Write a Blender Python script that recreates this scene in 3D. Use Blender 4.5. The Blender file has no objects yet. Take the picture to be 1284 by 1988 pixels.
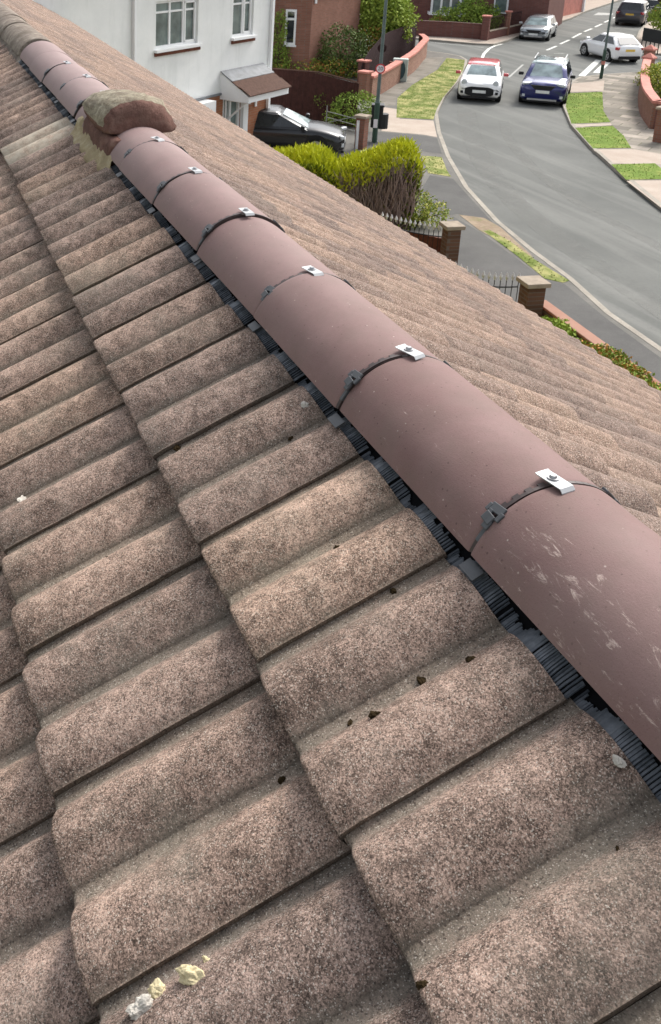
import bpy, bmesh, math, random
from mathutils import Vector, Matrix, noise
from mathutils.geometry import tessellate_polygon
R = math.radians
random.seed(7)
S = bpy.context.scene
COL = S.collection

# ------------------------------------------------------------------ camera
HZ = 6.5                                   # height of the roof apex above the road
CAM = Vector((-1.119, .872, HZ + .812))
YAW, PITCH, ROLL, FPX, PX, PY = -.289, .336, .022, 1975.3, 361.4, 504.0
FW = Vector((math.cos(YAW)*math.cos(PITCH), math.sin(YAW)*math.cos(PITCH), -math.sin(PITCH)))
_r0 = Vector((math.sin(YAW), -math.cos(YAW), 0)); _u0 = _r0.cross(FW)
RT = _r0*math.cos(ROLL) + _u0*math.sin(ROLL); UP = _u0*math.cos(ROLL) - _r0*math.sin(ROLL)
cd = bpy.data.cameras.new('camera'); cam = bpy.data.objects.new('camera', cd); COL.objects.link(cam)
cam.matrix_world = Matrix(((RT.x, UP.x, -FW.x, CAM.x), (RT.y, UP.y, -FW.y, CAM.y), (RT.z, UP.z, -FW.z, CAM.z), (0, 0, 0, 1)))
cd.sensor_fit = 'HORIZONTAL'; cd.sensor_width = 36; cd.lens = FPX/1284*36
cd.shift_x = (642-PX)/1284; cd.shift_y = -(994-PY)/1284
cd.clip_start = .02; cd.clip_end = 1500
cd.dof.use_dof = True; cd.dof.focus_distance = 1.6; cd.dof.aperture_fstop = 60
S.camera = cam
# ------------------------------------------------------------------ light
SUN_EL, SUN_AZ = R(46), R(-57)             # azimuth measured from +X towards +Y
w = bpy.data.worlds.new("World"); S.world = w; w.use_nodes = True
nt = w.node_tree; bg = nt.nodes['Background']
sky = nt.nodes.new('ShaderNodeTexSky'); sky.sky_type = 'NISHITA'; sky.sun_disc = False
sky.sun_elevation = SUN_EL; sky.sun_rotation = math.pi/2 - SUN_AZ
sky.air_density = 1.0; sky.dust_density = 4.0; sky.ozone_density = 1.0
hs = nt.nodes.new('ShaderNodeHueSaturation'); hs.inputs['Saturation'].default_value = .3
nt.links.new(sky.outputs[0], hs.inputs['Color']); nt.links.new(hs.outputs[0], bg.inputs[0])
bg.inputs[1].default_value = .15
ld = bpy.data.lights.new('sun', 'SUN'); ld.energy = 1.8; ld.angle = R(16); ld.color = (1, .96, .9)
lo = bpy.data.objects.new('sun', ld); COL.objects.link(lo)
sd = Vector((math.cos(SUN_AZ)*math.cos(SUN_EL), math.sin(SUN_AZ)*math.cos(SUN_EL), math.sin(SUN_EL)))
lo.rotation_euler = sd.to_track_quat('Z', 'Y').to_euler()
S.view_settings.view_transform = 'Standard'; S.view_settings.look = 'None'
S.view_settings.exposure = 0.86; S.view_settings.gamma = 1

def ray(u, v): return FW + RT*((u-PX)/FPX) - UP*((v-PY)/FPX)
def G(u, v, h=0.0):                        # the point at height h seen at photo position u, v
    d = ray(u, v); t = (h-CAM.z)/d.z; return CAM + d*t

# ------------------------------------------------------------------ helpers
def link(o, parent=None):
    COL.objects.link(o)
    if parent is not None: o.parent = parent
    return o
def tag(o, label=None, cat=None, group=None, kind=None):
    if label: o['label'] = label
    if cat: o['category'] = cat
    if group: o['group'] = group
    if kind: o['kind'] = kind
    return o
def empty(name, loc=(0, 0, 0), rz=0, **k):
    o = bpy.data.objects.new(name, None); link(o); o.location = loc; o.rotation_euler = (0, 0, rz)
    o.empty_display_size = .2
    return tag(o, **k)
class MB:
    def __init__(s): s.v = []; s.f = []; s.c = None
    def add(s, vs, fs):
        b = len(s.v); s.v += [tuple(p) for p in vs]; s.f += [tuple(b+i for i in f) for f in fs]; return s
    def box(s, c, d, rz=0, m=None):
        x, y, z = d[0]/2, d[1]/2, d[2]/2
        vs = [Vector((a*x, b*y, e*z)) for a in (-1, 1) for b in (-1, 1) for e in (-1, 1)]
        M = m if m is not None else Matrix.Rotation(rz, 3, 'Z')
        return s.add([M @ p + Vector(c) for p in vs], [(0, 1, 3, 2), (4, 6, 7, 5), (0, 4, 5, 1), (2, 3, 7, 6), (0, 2, 6, 4), (1, 5, 7, 3)])
    def tube(s, pts, r, n=8, cap=True):
        pts = [Vector(p) for p in pts]; rs = r if isinstance(r, (list, tuple)) else [r]*len(pts)
        rings = []
        for i, p in enumerate(pts):
            t = (pts[min(i+1, len(pts)-1)] - pts[max(i-1, 0)]).normalized()
            a = Vector((0, 0, 1)) if abs(t.z) < .9 else Vector((1, 0, 0))
            e1 = t.cross(a).normalized(); e2 = t.cross(e1)
            rings.append([p + (e1*math.cos(k*2*math.pi/n) + e2*math.sin(k*2*math.pi/n))*rs[i] for k in range(n)])
        return s.loft(rings, cap)
    def loft(s, rings, cap=True, closed=True):
        n = len(rings[0]); b = len(s.v)
        for rg in rings: s.v += [tuple(p) for p in rg]
        for i in range(len(rings)-1):
            for k in range(n if closed else n-1):
                k2 = (k+1) % n
                s.f.append((b+i*n+k, b+i*n+k2, b+(i+1)*n+k2, b+(i+1)*n+k))
        if cap: s.f.append(tuple(b+k for k in range(n))[::-1]); s.f.append(tuple(b+(len(rings)-1)*n+k for k in range(n)))
        return s
    def prism(s, poly, z0, z1):            # polygon in xy, may be concave
        n = len(poly); b = len(s.v)
        s.v += [(p[0], p[1], z1) for p in poly] + [(p[0], p[1], z0) for p in poly]
        for t in tessellate_polygon([[Vector((p[0], p[1], 0)) for p in poly]]):
            s.f.append(tuple(b+i for i in t))
        for i in range(n): j = (i+1) % n; s.f.append((b+i, b+n+i, b+n+j, b+j))
        return s
    def wall(s, pts, th, z0, z1):          # ribbon wall along xy points
        L = []; Rr = []
        P = [Vector((p[0], p[1], 0)) for p in pts]
        for i, p in enumerate(P):
            t = (P[min(i+1, len(P)-1)] - P[max(i-1, 0)]).normalized(); nn = Vector((-t.y, t.x, 0))*th/2
            L.append(p+nn); Rr.append(p-nn)
        rings = [[(a.x, a.y, z0), (b.x, b.y, z0), (b.x, b.y, z1), (a.x, a.y, z1)] for a, b in zip(L, Rr)]
        return s.loft(rings)
    def build(s, name, m, parent=None, smooth=False, fix=True):
        me = bpy.data.meshes.new(name); me.from_pydata(s.v, [], s.f)
        if fix:
            bm = bmesh.new(); bm.from_mesh(me); bmesh.ops.recalc_face_normals(bm, faces=bm.faces); bm.to_mesh(me); bm.free()
        me.materials.append(m)
        if smooth: me.polygons.foreach_set('use_smooth', [True]*len(me.polygons))
        if s.c:
            a = me.color_attributes.new('tv', 'FLOAT_COLOR', 'POINT')
            a.data.foreach_set('color', [x for c in s.c for x in c])
        me.update()
        return link(bpy.data.objects.new(name, me), parent)
def struct(o): o['kind'] = 'structure'; return o
def smart(o, ang=35):
    for p in o.data.polygons: p.use_smooth = True
    m = o.data
    try:
        m.set_sharp_from_angle(angle=R(ang))
    except Exception: pass
    return o
def bevel(o, wdt, seg=2):
    b = o.modifiers.new('bevel', 'BEVEL'); b.width = wdt; b.segments = seg; b.limit_method = 'ANGLE'; b.angle_limit = R(40); return o
def copy_tree(o, parent=None):
    c = o.copy(); COL.objects.link(c); c.parent = parent
    for ch in list(o.children): copy_tree(ch, c)
    return c

# ------------------------------------------------------------------ materials
def newmat(name, rough=.7, spec=.3, metal=0):
    m = bpy.data.materials.new(name); m.use_nodes = True
    b = m.node_tree.nodes['Principled BSDF']
    b.inputs['Roughness'].default_value = rough; b.inputs['Specular IOR Level'].default_value = spec; b.inputs['Metallic'].default_value = metal
    return m, m.node_tree, b
def nd(t, k, **kw):
    n = t.nodes.new(k)
    for a, v in kw.items():
        if a in n.inputs: n.inputs[a].default_value = v
        else: setattr(n, a, v)
    return n
def coords(t): return nd(t, 'ShaderNodeTexCoord').outputs['Object']
def nse(t, co, scale, detail=4, rough=.55, dist=0):
    n = nd(t, 'ShaderNodeTexNoise'); n.inputs['Scale'].default_value = scale; n.inputs['Detail'].default_value = detail
    n.inputs['Roughness'].default_value = rough; n.inputs['Distortion'].default_value = dist
    t.links.new(co, n.inputs['Vector']); return n.outputs['Fac']
def ramp(t, fac, stops):
    n = nd(t, 'ShaderNodeValToRGB'); e = n.color_ramp.elements
    while len(e) < len(stops): e.new(.5)
    for i, (p, c) in enumerate(stops):
        e[i].position = p; e[i].color = (c[0], c[1], c[2], 1) if isinstance(c, tuple) else (c, c, c, 1)
    t.links.new(fac, n.inputs[0]); return n.outputs[0]
def mix(t, fac, a, b, mode='MIX'):
    n = nd(t, 'ShaderNodeMix'); n.data_type = 'RGBA'; n.blend_type = mode; n.clamp_factor = True
    for sock, v in ((n.inputs[0], fac), (n.inputs[6], a), (n.inputs[7], b)):
        if isinstance(v, (int, float)): sock.default_value = v
        elif isinstance(v, tuple): sock.default_value = (v[0], v[1], v[2], 1)
        else: t.links.new(v, sock)
    return n.outputs[2]
def mth(t, op, a, b=0.0):
    n = nd(t, 'ShaderNodeMath'); n.operation = op
    for s_, v in ((n.inputs[0], a), (n.inputs[1], b)):
        if isinstance(v, (int, float)): s_.default_value = v
        else: t.links.new(v, s_)
    return n.outputs[0]
def bump(t, b, h, strength=.3, dist=.01):
    n = nd(t, 'ShaderNodeBump'); n.inputs['Strength'].default_value = strength; n.inputs['Distance'].default_value = dist
    t.links.new(h, n.inputs['Height']); t.links.new(n.outputs[0], b.inputs['Normal'])
def plain(name, c, rough=.6, spec=.4, metal=0, var=.12, sc=3.0, bsc=0, bst=.2):
    m, t, b = newmat(name, rough, spec, metal); co = coords(t)
    f = nse(t, co, sc, 5, .65)
    t.links.new(ramp(t, f, [(.3, tuple(x*(1-var) for x in c)), (.7, tuple(min(1, x*(1+var)) for x in c))]), b.inputs['Base Color'])
    if bsc: bump(t, b, nse(t, co, bsc, 3), bst, .004)
    return m

def tile_mat(name, hi, mid, lo, valley, blot=1.0, tint=1.0):
    m, t, b = newmat(name, .92, .15); co = coords(t)
    at = nd(t, 'ShaderNodeAttribute'); at.attribute_name = 'tv'
    sep = nd(t, 'ShaderNodeSeparateColor'); t.links.new(at.outputs['Color'], sep.inputs[0])
    def cells(sc):
        v_ = nd(t, 'ShaderNodeTexVoronoi'); v_.inputs['Scale'].default_value = sc; t.links.new(co, v_.inputs['Vector'])
        g_ = nd(t, 'ShaderNodeSeparateColor'); t.links.new(v_.outputs['Color'], g_.inputs[0]); return g_, v_
    g1, v1_ = cells(760); g2, v2_ = cells(440); g3, v3_ = cells(210)
    big = nse(t, co, 6, 5, .62)
    med = nse(t, co, 38, 5, .6)
    gsum = mth(t, 'ADD', mth(t, 'MULTIPLY', g1.outputs[0], .50), mth(t, 'MULTIPLY', g2.outputs[0], .34))
    gsum = mth(t, 'ADD', gsum, mth(t, 'MULTIPLY', mth(t, 'SUBTRACT', med, .5), .95*(.4+.6*blot)))
    gsum = mth(t, 'ADD', gsum, mth(t, 'MULTIPLY', mth(t, 'SUBTRACT', big, .5), .9*blot))
    gsum = mth(t, 'ADD', gsum, .08)
    col = ramp(t, gsum, [(.08, lo), (.34, tuple(a*.55+c*.45 for a, c in zip(mid, lo))), (.5, mid), (.72, hi), (.97, tuple(min(1, x*1.45) for x in hi))])
    # dust and algae sitting in the pans; street slope pans also carry painted shade
    wob = mth(t, 'ADD', sep.outputs[1], mth(t, 'MULTIPLY', mth(t, 'SUBTRACT', nse(t, co, 22, 5, .7), .5), .9))
    vfac = ramp(t, wob, [(-.0, .78), (.45, 0.0)])
    vcol = mix(t, g1.outputs[1], tuple(x*.72 for x in valley), tuple(x*1.28 for x in valley))
    col = mix(t, vfac, col, vcol)
    # scattered pale and dark grains
    col = mix(t, ramp(t, g1.outputs[1], [(.94, 0.0), (.95, .7)]), col, (.62, .56, .48))
    col = mix(t, ramp(t, g2.outputs[2], [(.91, 0.0), (.92, .65)]), col, (.05, .035, .03))
    col = mix(t, ramp(t, mth(t, 'ADD', g3.outputs[1], mth(t, 'MULTIPLY', nse(t, co, 120, 3), .1)), [(1.035, 0.0), (1.04, .5)]), col, (.55, .49, .42))
    col = mix(t, ramp(t, mth(t, 'ADD', g3.outputs[0], mth(t, 'MULTIPLY', nse(t, co, 30, 3), .2)), [(1.055, 0.0), (1.065, .8)]), col, (.04, .028, .024))
    # grey lichen film in larger patches
    li = ramp(t, nse(t, co, 3.1, 7, .72), [(.5, 0.0), (.72, .5*blot)])
    col = mix(t, li, col, mix(t, g1.outputs[2], (.15, .135, .105), (.36, .33, .27)))
    # dark algae spots
    ds = ramp(t, nse(t, co, 16, 8, .78), [(.54, 0.0), (.70, .65*blot)])
    col = mix(t, ds, col, (.075, .055, .045))
    # per-tile tone
    pt = ramp(t, sep.outputs[0], [(0, (.78*tint, .79*tint, .82*tint)), (.5, (1.0*tint, .98*tint, .97*tint)), (1, (1.16*tint, 1.12*tint, 1.06*tint))])
    col = mix(t, mth(t, 'MULTIPLY', ramp(t, sep.outputs[0], [(.955, 0.0), (.96, .8)]), ramp(t, nse(t, co, 25, 5, .7), [(.3, .2), (.6, 1.0)])), col, (.46, .43, .37))
    col = mix(t, 1.0, col, pt, 'MULTIPLY')
    # grime at the cut joints, and shade painted into the roll creases
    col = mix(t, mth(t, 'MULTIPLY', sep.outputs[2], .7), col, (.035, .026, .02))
    t.links.new(col, b.inputs['Base Color'])
    h = mth(t, 'ADD', mth(t, 'MULTIPLY', g1.outputs[0], .5), mth(t, 'ADD', mth(t, 'MULTIPLY', nse(t, co, 150, 4, .7), 1.0), mth(t, 'MULTIPLY', nse(t, co, 48, 5, .65), 1.1)))
    bump(t, b, h, .7, .0026)
    return m
M = {}
M['tileL'] = tile_mat('concrete_tile_garden', (.43, .312, .250), (.262, .188, .149), (.066, .048, .038), (.215, .188, .150))
M['tileR'] = tile_mat('concrete_tile_street', (.335, .245, .198), (.215, .155, .125), (.080, .054, .042), (.10, .078, .062), .45)  # dark pan colour has the shade between rolls painted in

def ridge_mat():
    m, t, b = newmat('clay_ridge', .72, .25); co = nd(t, 'ShaderNodeNewGeometry').outputs['Position']
    base = ramp(t, nse(t, co, 5, 5, .6), [(.3, (.165, .096, .089)), (.7, (.212, .131, .123))])
    vor = nd(t, 'ShaderNodeTexVoronoi'); vor.inputs['Scale'].default_value = 260; t.links.new(co, vor.inputs['Vector'])
    base = mix(t, ramp(t, vor.outputs['Distance'], [(.05, .6), (.28, 0.0)]), base, (.085, .045, .04))
    base = mix(t, ramp(t, nse(t, co, 90, 3), [(.35, .25), (.6, 0.0)]), base, (.16, .095, .088))
    vp = nd(t, 'ShaderNodeTexVoronoi'); vp.inputs['Scale'].default_value = 75; t.links.new(co, vp.inputs['Vector'])
    pc = nd(t, 'ShaderNodeSeparateColor'); t.links.new(vp.outputs['Color'], pc.inputs[0])
    pit = mth(t, 'MULTIPLY', ramp(t, vp.outputs['Distance'], [(.10, 1.0), (.16, 0.0)]), ramp(t, pc.outputs[0], [(.60, 0.0), (.62, .7)]))
    base = mix(t, pit, base, (.07, .04, .035))
    base = mix(t, mth(t, 'MULTIPLY', ramp(t, vp.outputs['Distance'], [(.08, 1.0), (.14, 0.0)]), ramp(t, pc.outputs[1], [(.90, 0.0), (.92, .7)])), base, (.50, .42, .37))
    base = mix(t, ramp(t, nse(t, co, 13, 7, .72), [(.42, 0.0), (.66, .45)]), base, (.15, .105, .088))
    # mortar smears, dragged along the ridge
    mp = nd(t, 'ShaderNodeMapping'); mp.inputs['Scale'].default_value = (16, 62, 62); mp.inputs['Rotation'].default_value = (0, 0, .1); t.links.new(co, mp.inputs['Vector'])
    sm = nse(t, mp.outputs[0], 1.0, 9, .78, .6)
    sepx = nd(t, 'ShaderNodeSeparateXYZ'); t.links.new(co, sepx.inputs[0])
    lowside = ramp(t, sepx.outputs[1], [(.02, 0.0), (.06, .17)])       # the garden side, where the trowel went
    near = ramp(t, mth(t, 'ADD', mth(t, 'MULTIPLY', sepx.outputs[0], .5), .5), [(.42, .075), (.56, 0.0)])
    sf = ramp(t, mth(t, 'ADD', sm, mth(t, 'MULTIPLY', mth(t, 'ADD', lowside, near), .75)), [(.752, 0.0), (.83, .75)])
    col = mix(t, sf, base, (.60, .48, .42))
    dusty = ramp(t, nse(t, co, 2.2, 5, .65), [(.42, 0.0), (.7, .22)])
    col = mix(t, dusty, col, (.32, .24, .225))
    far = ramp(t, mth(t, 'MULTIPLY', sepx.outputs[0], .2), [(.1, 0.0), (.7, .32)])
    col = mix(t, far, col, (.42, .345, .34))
    t.links.new(col, b.inputs['Base Color'])
    bump(t, b, mth(t, 'ADD', nse(t, co, 320, 4, .7), mth(t, 'MULTIPLY', sf, .6)), .28, .002)
    return m
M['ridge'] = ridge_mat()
def lichen_mat(name, c1, c2, c3):
    m, t, b = newmat(name, .9, .15); co = nd(t, 'ShaderNodeNewGeometry').outputs['Position']
    col = ramp(t, nse(t, co, 22, 8, .75), [(.3, c1), (.5, c2), (.68, c3)])
    col = mix(t, ramp(t, nse(t, co, 8, 5), [(.45, 0.0), (.65, .7)]), col, c1)
    t.links.new(col, b.inputs['Base Color']); bump(t, b, nse(t, co, 60, 6, .75), .9, .010); return m
M['lichen'] = lichen_mat('lichened_clay', (.12, .09, .07), (.27, .235, .17), (.44, .41, .32))
M['redclay'] = lichen_mat('red_clay', (.085, .045, .036), (.17, .09, .072), (.23, .145, .115))
M['oldridge'] = lichen_mat('old_ridge', (.13, .105, .085), (.24, .20, .165), (.38, .34, .29))
M['mortar'] = lichen_mat('yellow_mortar', (.25, .20, .12), (.38, .31, .19), (.48, .42, .30))
M['chip'] = plain('mortar_chip', (.46, .43, .38), .9, .1, var=.25, sc=60, bsc=200, bst=.5)
M['chipy'] = plain('mortar_chip_yellow', (.56, .48, .30), .9, .1, var=.2, sc=60, bsc=200, bst=.5)
M['moss'] = plain('dark_moss', (.035, .024, .012), 1, .05, var=.6, sc=120, bsc=300, bst=1)
def brush_mat():
    m, t, b = newmat('comb_plastic', .38, .5); co = coords(t)
    col = ramp(t, nse(t, co, 60, 4, .7), [(.3, (.060, .069, .080)), (.7, (.14, .155, .175))])
    sx = nd(t, 'ShaderNodeSeparateXYZ'); t.links.new(co, sx.inputs[0])
    t.links.new(col, b.inputs['Base Color']); return m
M['brush'] = brush_mat()
M['black'] = plain('black_void', (.008, .008, .009), .8, .1)
M['union'] = plain('union_strip', (.045, .030, .028), .5, .4, var=.3, sc=40)
M['clamp'] = plain('grey_clamp_plastic', (.062, .065, .070), .5, .45, var=.2, sc=50)
M['zinc'] = plain('zinc_plate', (.40, .41, .42), .5, .5, .2, var=.06, sc=30)
M['screw'] = plain('screw_steel', (.33, .33, .34), .3, .6, .8)
M['render'] = None
def wall_render():
    m, t, b = newmat('white_render', .85, .2); co = coords(t)
    col = ramp(t, nse(t, co, .9, 7, .7), [(.35, (.76, .775, .76)), (.6, (.84, .85, .835))])
    mp = nd(t, 'ShaderNodeMapping'); mp.inputs['Scale'].default_value = (2.2, 2.2, .35); t.links.new(co, mp.inputs[0])
    col = mix(t, ramp(t, nse(t, mp.outputs[0], 1.5, 6, .7), [(.5, 0.0), (.8, .45)]), col, (.58, .60, .58))
    t.links.new(col, b.inputs['Base Color']); bump(t, b, nse(t, co, 45, 4), .35, .01); return m
M['render'] = wall_render()
def brick_mat(name, a, bb, mortar, sc=1.0, axis=None):
    m, t, b = newmat(name, .88, .15); co = coords(t)
    geo = nd(t, 'ShaderNodeNewGeometry'); sx = nd(t, 'ShaderNodeSeparateXYZ'); t.links.new(co, sx.inputs[0])
    cmb = nd(t, 'ShaderNodeCombineXYZ')
    ax = axis or (.6, -.8)
    hx = mth(t, 'ADD', mth(t, 'MULTIPLY', sx.outputs[0], ax[0]), mth(t, 'MULTIPLY', sx.outputs[1], ax[1]))
    t.links.new(hx, cmb.inputs[0]); t.links.new(sx.outputs[2], cmb.inputs[1])
    br = nd(t, 'ShaderNodeTexBrick'); t.links.new(cmb.outputs[0], br.inputs['Vector'])
    br.inputs['Scale'].default_value = 1; br.inputs['Brick Width'].default_value = .225*sc; br.inputs['Row Height'].default_value = .075*sc
    br.inputs['Mortar Size'].default_value = .008*sc; br.inputs['Color1'].default_value = (*a, 1); br.inputs['Color2'].default_value = (*bb, 1); br.inputs['Mortar'].default_value = (*mortar, 1)
    col = mix(t, ramp(t, nse(t, co, 1.2, 6, .7), [(.35, 0.0), (.75, .5)]), br.outputs['Color'], tuple(x*.55 for x in a))
    t.links.new(col, b.inputs['Base Color']); bump(t, b, br.outputs['Fac'], -.3, .006); return m
M['brick'] = brick_mat('red_brick', (.235, .105, .072), (.30, .14, .10), (.22, .17, .14))
M['brickdk'] = brick_mat('plum_brick', (.15, .062, .052), (.20, .085, .07), (.15, .11, .10))
M['brickor'] = brick_mat('orange_brick', (.34, .125, .062), (.40, .17, .09), (.34, .24, .17))
M['brickbr'] = brick_mat('brown_brick', (.115, .062, .042), (.16, .085, .058), (.15, .12, .10), axis=(1, .2))
M['brickpale'] = brick_mat('pale_red_brick', (.27, .135, .095), (.37, .20, .145), (.36, .28, .23))
M['coping'] = plain('red_coping', (.50, .205, .165), .8, .2, var=.2, sc=2.5, bsc=30)
M['copingor'] = brick_mat('orange_coping', (.42, .155, .092), (.52, .22, .14), (.34, .20, .15), axis=(1, .2))
M['stonecap'] = plain('stone_cap', (.31, .26, .205), .9, .1, var=.2, sc=6, bsc=30)
M['white'] = plain('white_upvc', (.80, .81, .81), .4, .4, var=.03)
M['lead'] = plain('lead_flashing', (.20, .21, .22), .7, .3, .0, var=.25, sc=4)
def glass_mat(name, c=(.03, .045, .045), rough=.06):
    m, t, b = newmat(name, rough, .8); co = coords(t)
    t.links.new(ramp(t, nse(t, co, 2.0, 3), [(.35, c), (.65, tuple(x*2.2 for x in c))]), b.inputs['Base Color']); return m
M['glass'] = glass_mat('window_glass', (.075, .10, .095)); M['carglass'] = glass_mat('car_glass', (.012, .015, .017), .03)
M['screen'] = glass_mat('windscreen_glass', (.16, .20, .205), .05)  # painted reflection: pale base colour, also on the blue car's roof
M['canopy'] = plain('brown_canopy_tile', (.095, .055, .042), .9, .15, var=.3, sc=14, bsc=40, bst=.5)
M['fence'] = plain('brown_stained_fence', (.045, .017, .014), .8, .2, var=.35, sc=6)
M['fencedk'] = plain('dark_fence', (.035, .016, .016), .8, .2, var=.3, sc=6)
M['timber'] = plain('red_brown_timber', (.14, .05, .032), .8, .2, var=.3, sc=6)
M['iron'] = plain('black_iron', (.012, .012, .013), .5, .4)
M['tip'] = plain('silver_painted_tip', (.62, .62, .60), .4, .5, .2)
M['galv'] = plain('galvanised_tube', (.22, .225, .22), .4, .5, .6)
M['polegrn'] = plain('grey_green_post', (.10, .135, .13), .6, .35, var=.2, sc=3)
M['poledk'] = plain('dark_green_post', (.035, .07, .05), .6, .35, var=.2, sc=3)
M['signw'] = plain('sign_white', (.75, .72, .74), .4, .4, var=.02)
M['signr'] = plain('sign_red', (.55, .03, .04), .4, .4, var=.02)
M['signb'] = plain('sign_black', (.03, .02, .05), .4, .4, var=.02)
M['cab'] = plain('teal_cabinet_door', (.035, .075, .09), .45, .4, var=.2)
M['cabf'] = plain('pale_cabinet_frame', (.42, .47, .44), .5, .4, var=.1)
M['bin'] = plain('black_plastic', (.012, .013, .014), .5, .4)
def ground_mat(name, a, b_, sc=2, fine=60, extra=None, rough=.95, bst=.3):
    m, t, b = newmat(name, rough, .15); co = coords(t)
    col = ramp(t, nse(t, co, sc, 8, .72), [(.32, a), (.68, b_)])
    col = mix(t, ramp(t, nse(t, co, fine, 3), [(.3, .45), (.7, 0.0)]), col, tuple(x*.7 for x in a))
    if extra: col = mix(t, ramp(t, nse(t, co, extra[1], 6, .7), [(extra[2], 0.0), (extra[2]+.15, extra[3])]), col, extra[0])
    t.links.new(col, b.inputs['Base Color']); bump(t, b, nse(t, co, fine, 4), bst, .01); return m
def road_mat():
    m, t, b = newmat('asphalt', .9, .2); co = coords(t)
    col = ramp(t, nse(t, co, .35, 7, .65), [(.35, (.108, .111, .104)), (.65, (.142, .145, .135))])
    mp = nd(t, 'ShaderNodeMapping'); mp.inputs['Rotation'].default_value = (0, 0, R(35)); mp.inputs['Scale'].default_value = (.06, 1.3, 1); t.links.new(co, mp.inputs[0])
    col = mix(t, ramp(t, nse(t, mp.outputs[0], 1.0, 5, .6, .5), [(.48, 0.0), (.66, .55)]), col, (.21, .21, .195))
    col = mix(t, ramp(t, nse(t, co, 9, 6, .8), [(.35, .3), (.5, 0.0)]), col, (.09, .09, .088))
    t.links.new(col, b.inputs['Base Color']); bump(t, b, nse(t, co, 90, 3), .3, .008); return m
M['road'] = road_mat()
M['pave'] = ground_mat('pavement_tarmac', (.13, .125, .115), (.21, .20, .18), .8, 50, ((.30, .27, .23), 5, .62, .6))
M['garden'] = ground_mat('garden_soil', (.08, .07, .05), (.14, .12, .09), 1.5, 30, ((.06, .09, .02), 1.2, .5, .8))
M['conc'] = ground_mat('pink_concrete', (.38, .31, .255), (.48, .41, .35), 1.0, 40)
M['kerb'] = ground_mat('kerb_stone', (.27, .245, .21), (.42, .385, .33), 1.5, 30)
M['drive'] = ground_mat('dark_drive', (.095, .093, .090), (.14, .137, .13), .7, 50)
def slab_mat():
    m, t, b = newmat('slab_paving', .95, .15); co = coords(t)
    mp = nd(t, 'ShaderNodeMapping'); mp.inputs['Rotation'].default_value = (0, 0, R(-38)); t.links.new(co, mp.inputs[0])
    br = nd(t, 'ShaderNodeTexBrick'); t.links.new(mp.outputs[0], br.inputs['Vector']); br.inputs['Scale'].default_value = 1
    br.inputs['Brick Width'].default_value = .9; br.inputs['Row Height'].default_value = .6; br.inputs['Mortar Size'].default_value = .018; br.inputs['Bias'].default_value = -.1
    br.inputs['Color1'].default_value = (.17, .155, .13, 1); br.inputs['Color2'].default_value = (.43, .375, .32, 1); br.inputs['Mortar'].default_value = (.12, .12, .07, 1)
    col = mix(t, ramp(t, nse(t, co, 2, 7, .7), [(.35, 0.0), (.65, .7)]), br.outputs['Color'], (.18, .165, .14))
    t.links.new(col, b.inputs['Base Color']); bump(t, b, br.outputs['Fac'], -.3, .01); return m
M['slab'] = slab_mat()
M['grass'] = ground_mat('verge_turf', (.085, .125, .022), (.17, .21, .045), 2.2, 18, ((.36, .33, .14), 1.6, .44, .8), bst=.25)
M['grassg'] = ground_mat('bright_turf', (.10, .165, .022), (.17, .24, .04), 2.2, 18, ((.30, .31, .09), 1.3, .5, .6), bst=.2)
M['dirt'] = ground_mat('bare_dirt', (.22, .16, .11), (.36, .29, .21), 2.2, 25, ((.13, .17, .05), 1.8, .55, .7))
M['paint'] = plain('road_paint', (.62, .62, .58), .7, .3, var=.12, sc=5)
M['paintw'] = plain('worn_road_paint', (.34, .34, .32), .8, .2, var=.25, sc=8)
def leaf_mat(name, lo, hi, alt=None, rough=.75):
    m, t, b = newmat(name, rough, .2)
    at = nd(t, 'ShaderNodeAttribute'); at.attribute_name = 'tv'
    sep = nd(t, 'ShaderNodeSeparateColor'); t.links.new(at.outputs['Color'], sep.inputs[0])
    col = ramp(t, sep.outputs[0], [(0, lo), (1, hi)])
    if alt: col = mix(t, ramp(t, sep.outputs[1], [(.62, 0.0), (.75, 1.0)]), col, alt)
    t.links.new(col, b.inputs['Base Color'])
    return m
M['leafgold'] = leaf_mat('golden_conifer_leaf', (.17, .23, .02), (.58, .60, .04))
M['leafgreen'] = leaf_mat('conifer_inner_leaf', (.07, .11, .012), (.27, .32, .03))
M['leafmid'] = leaf_mat('mid_green_leaf', (.09, .15, .025), (.28, .38, .06))
M['leafdark'] = leaf_mat('dark_green_leaf', (.035, .062, .016), (.12, .17, .04))
M['leaflight'] = leaf_mat('light_green_leaf', (.15, .22, .03), (.40, .50, .09))
M['leafvar'] = leaf_mat('variegated_leaf', (.12, .18, .025), (.34, .42, .06), (.60, .56, .14))
M['leafauburn'] = leaf_mat('russet_leaf', (.11, .17, .025), (.28, .38, .06), (.45, .22, .06))
M['twig'] = plain('bare_twig', (.36, .28, .25), .9, .1, var=.35, sc=8)
M['twiginner'] = plain('hedge_inner_twigs', (.13, .098, .085), .95, .05, var=.4, sc=10)
M['bark'] = plain('bark', (.09, .065, .045), .9, .1, var=.3, sc=10)

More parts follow.
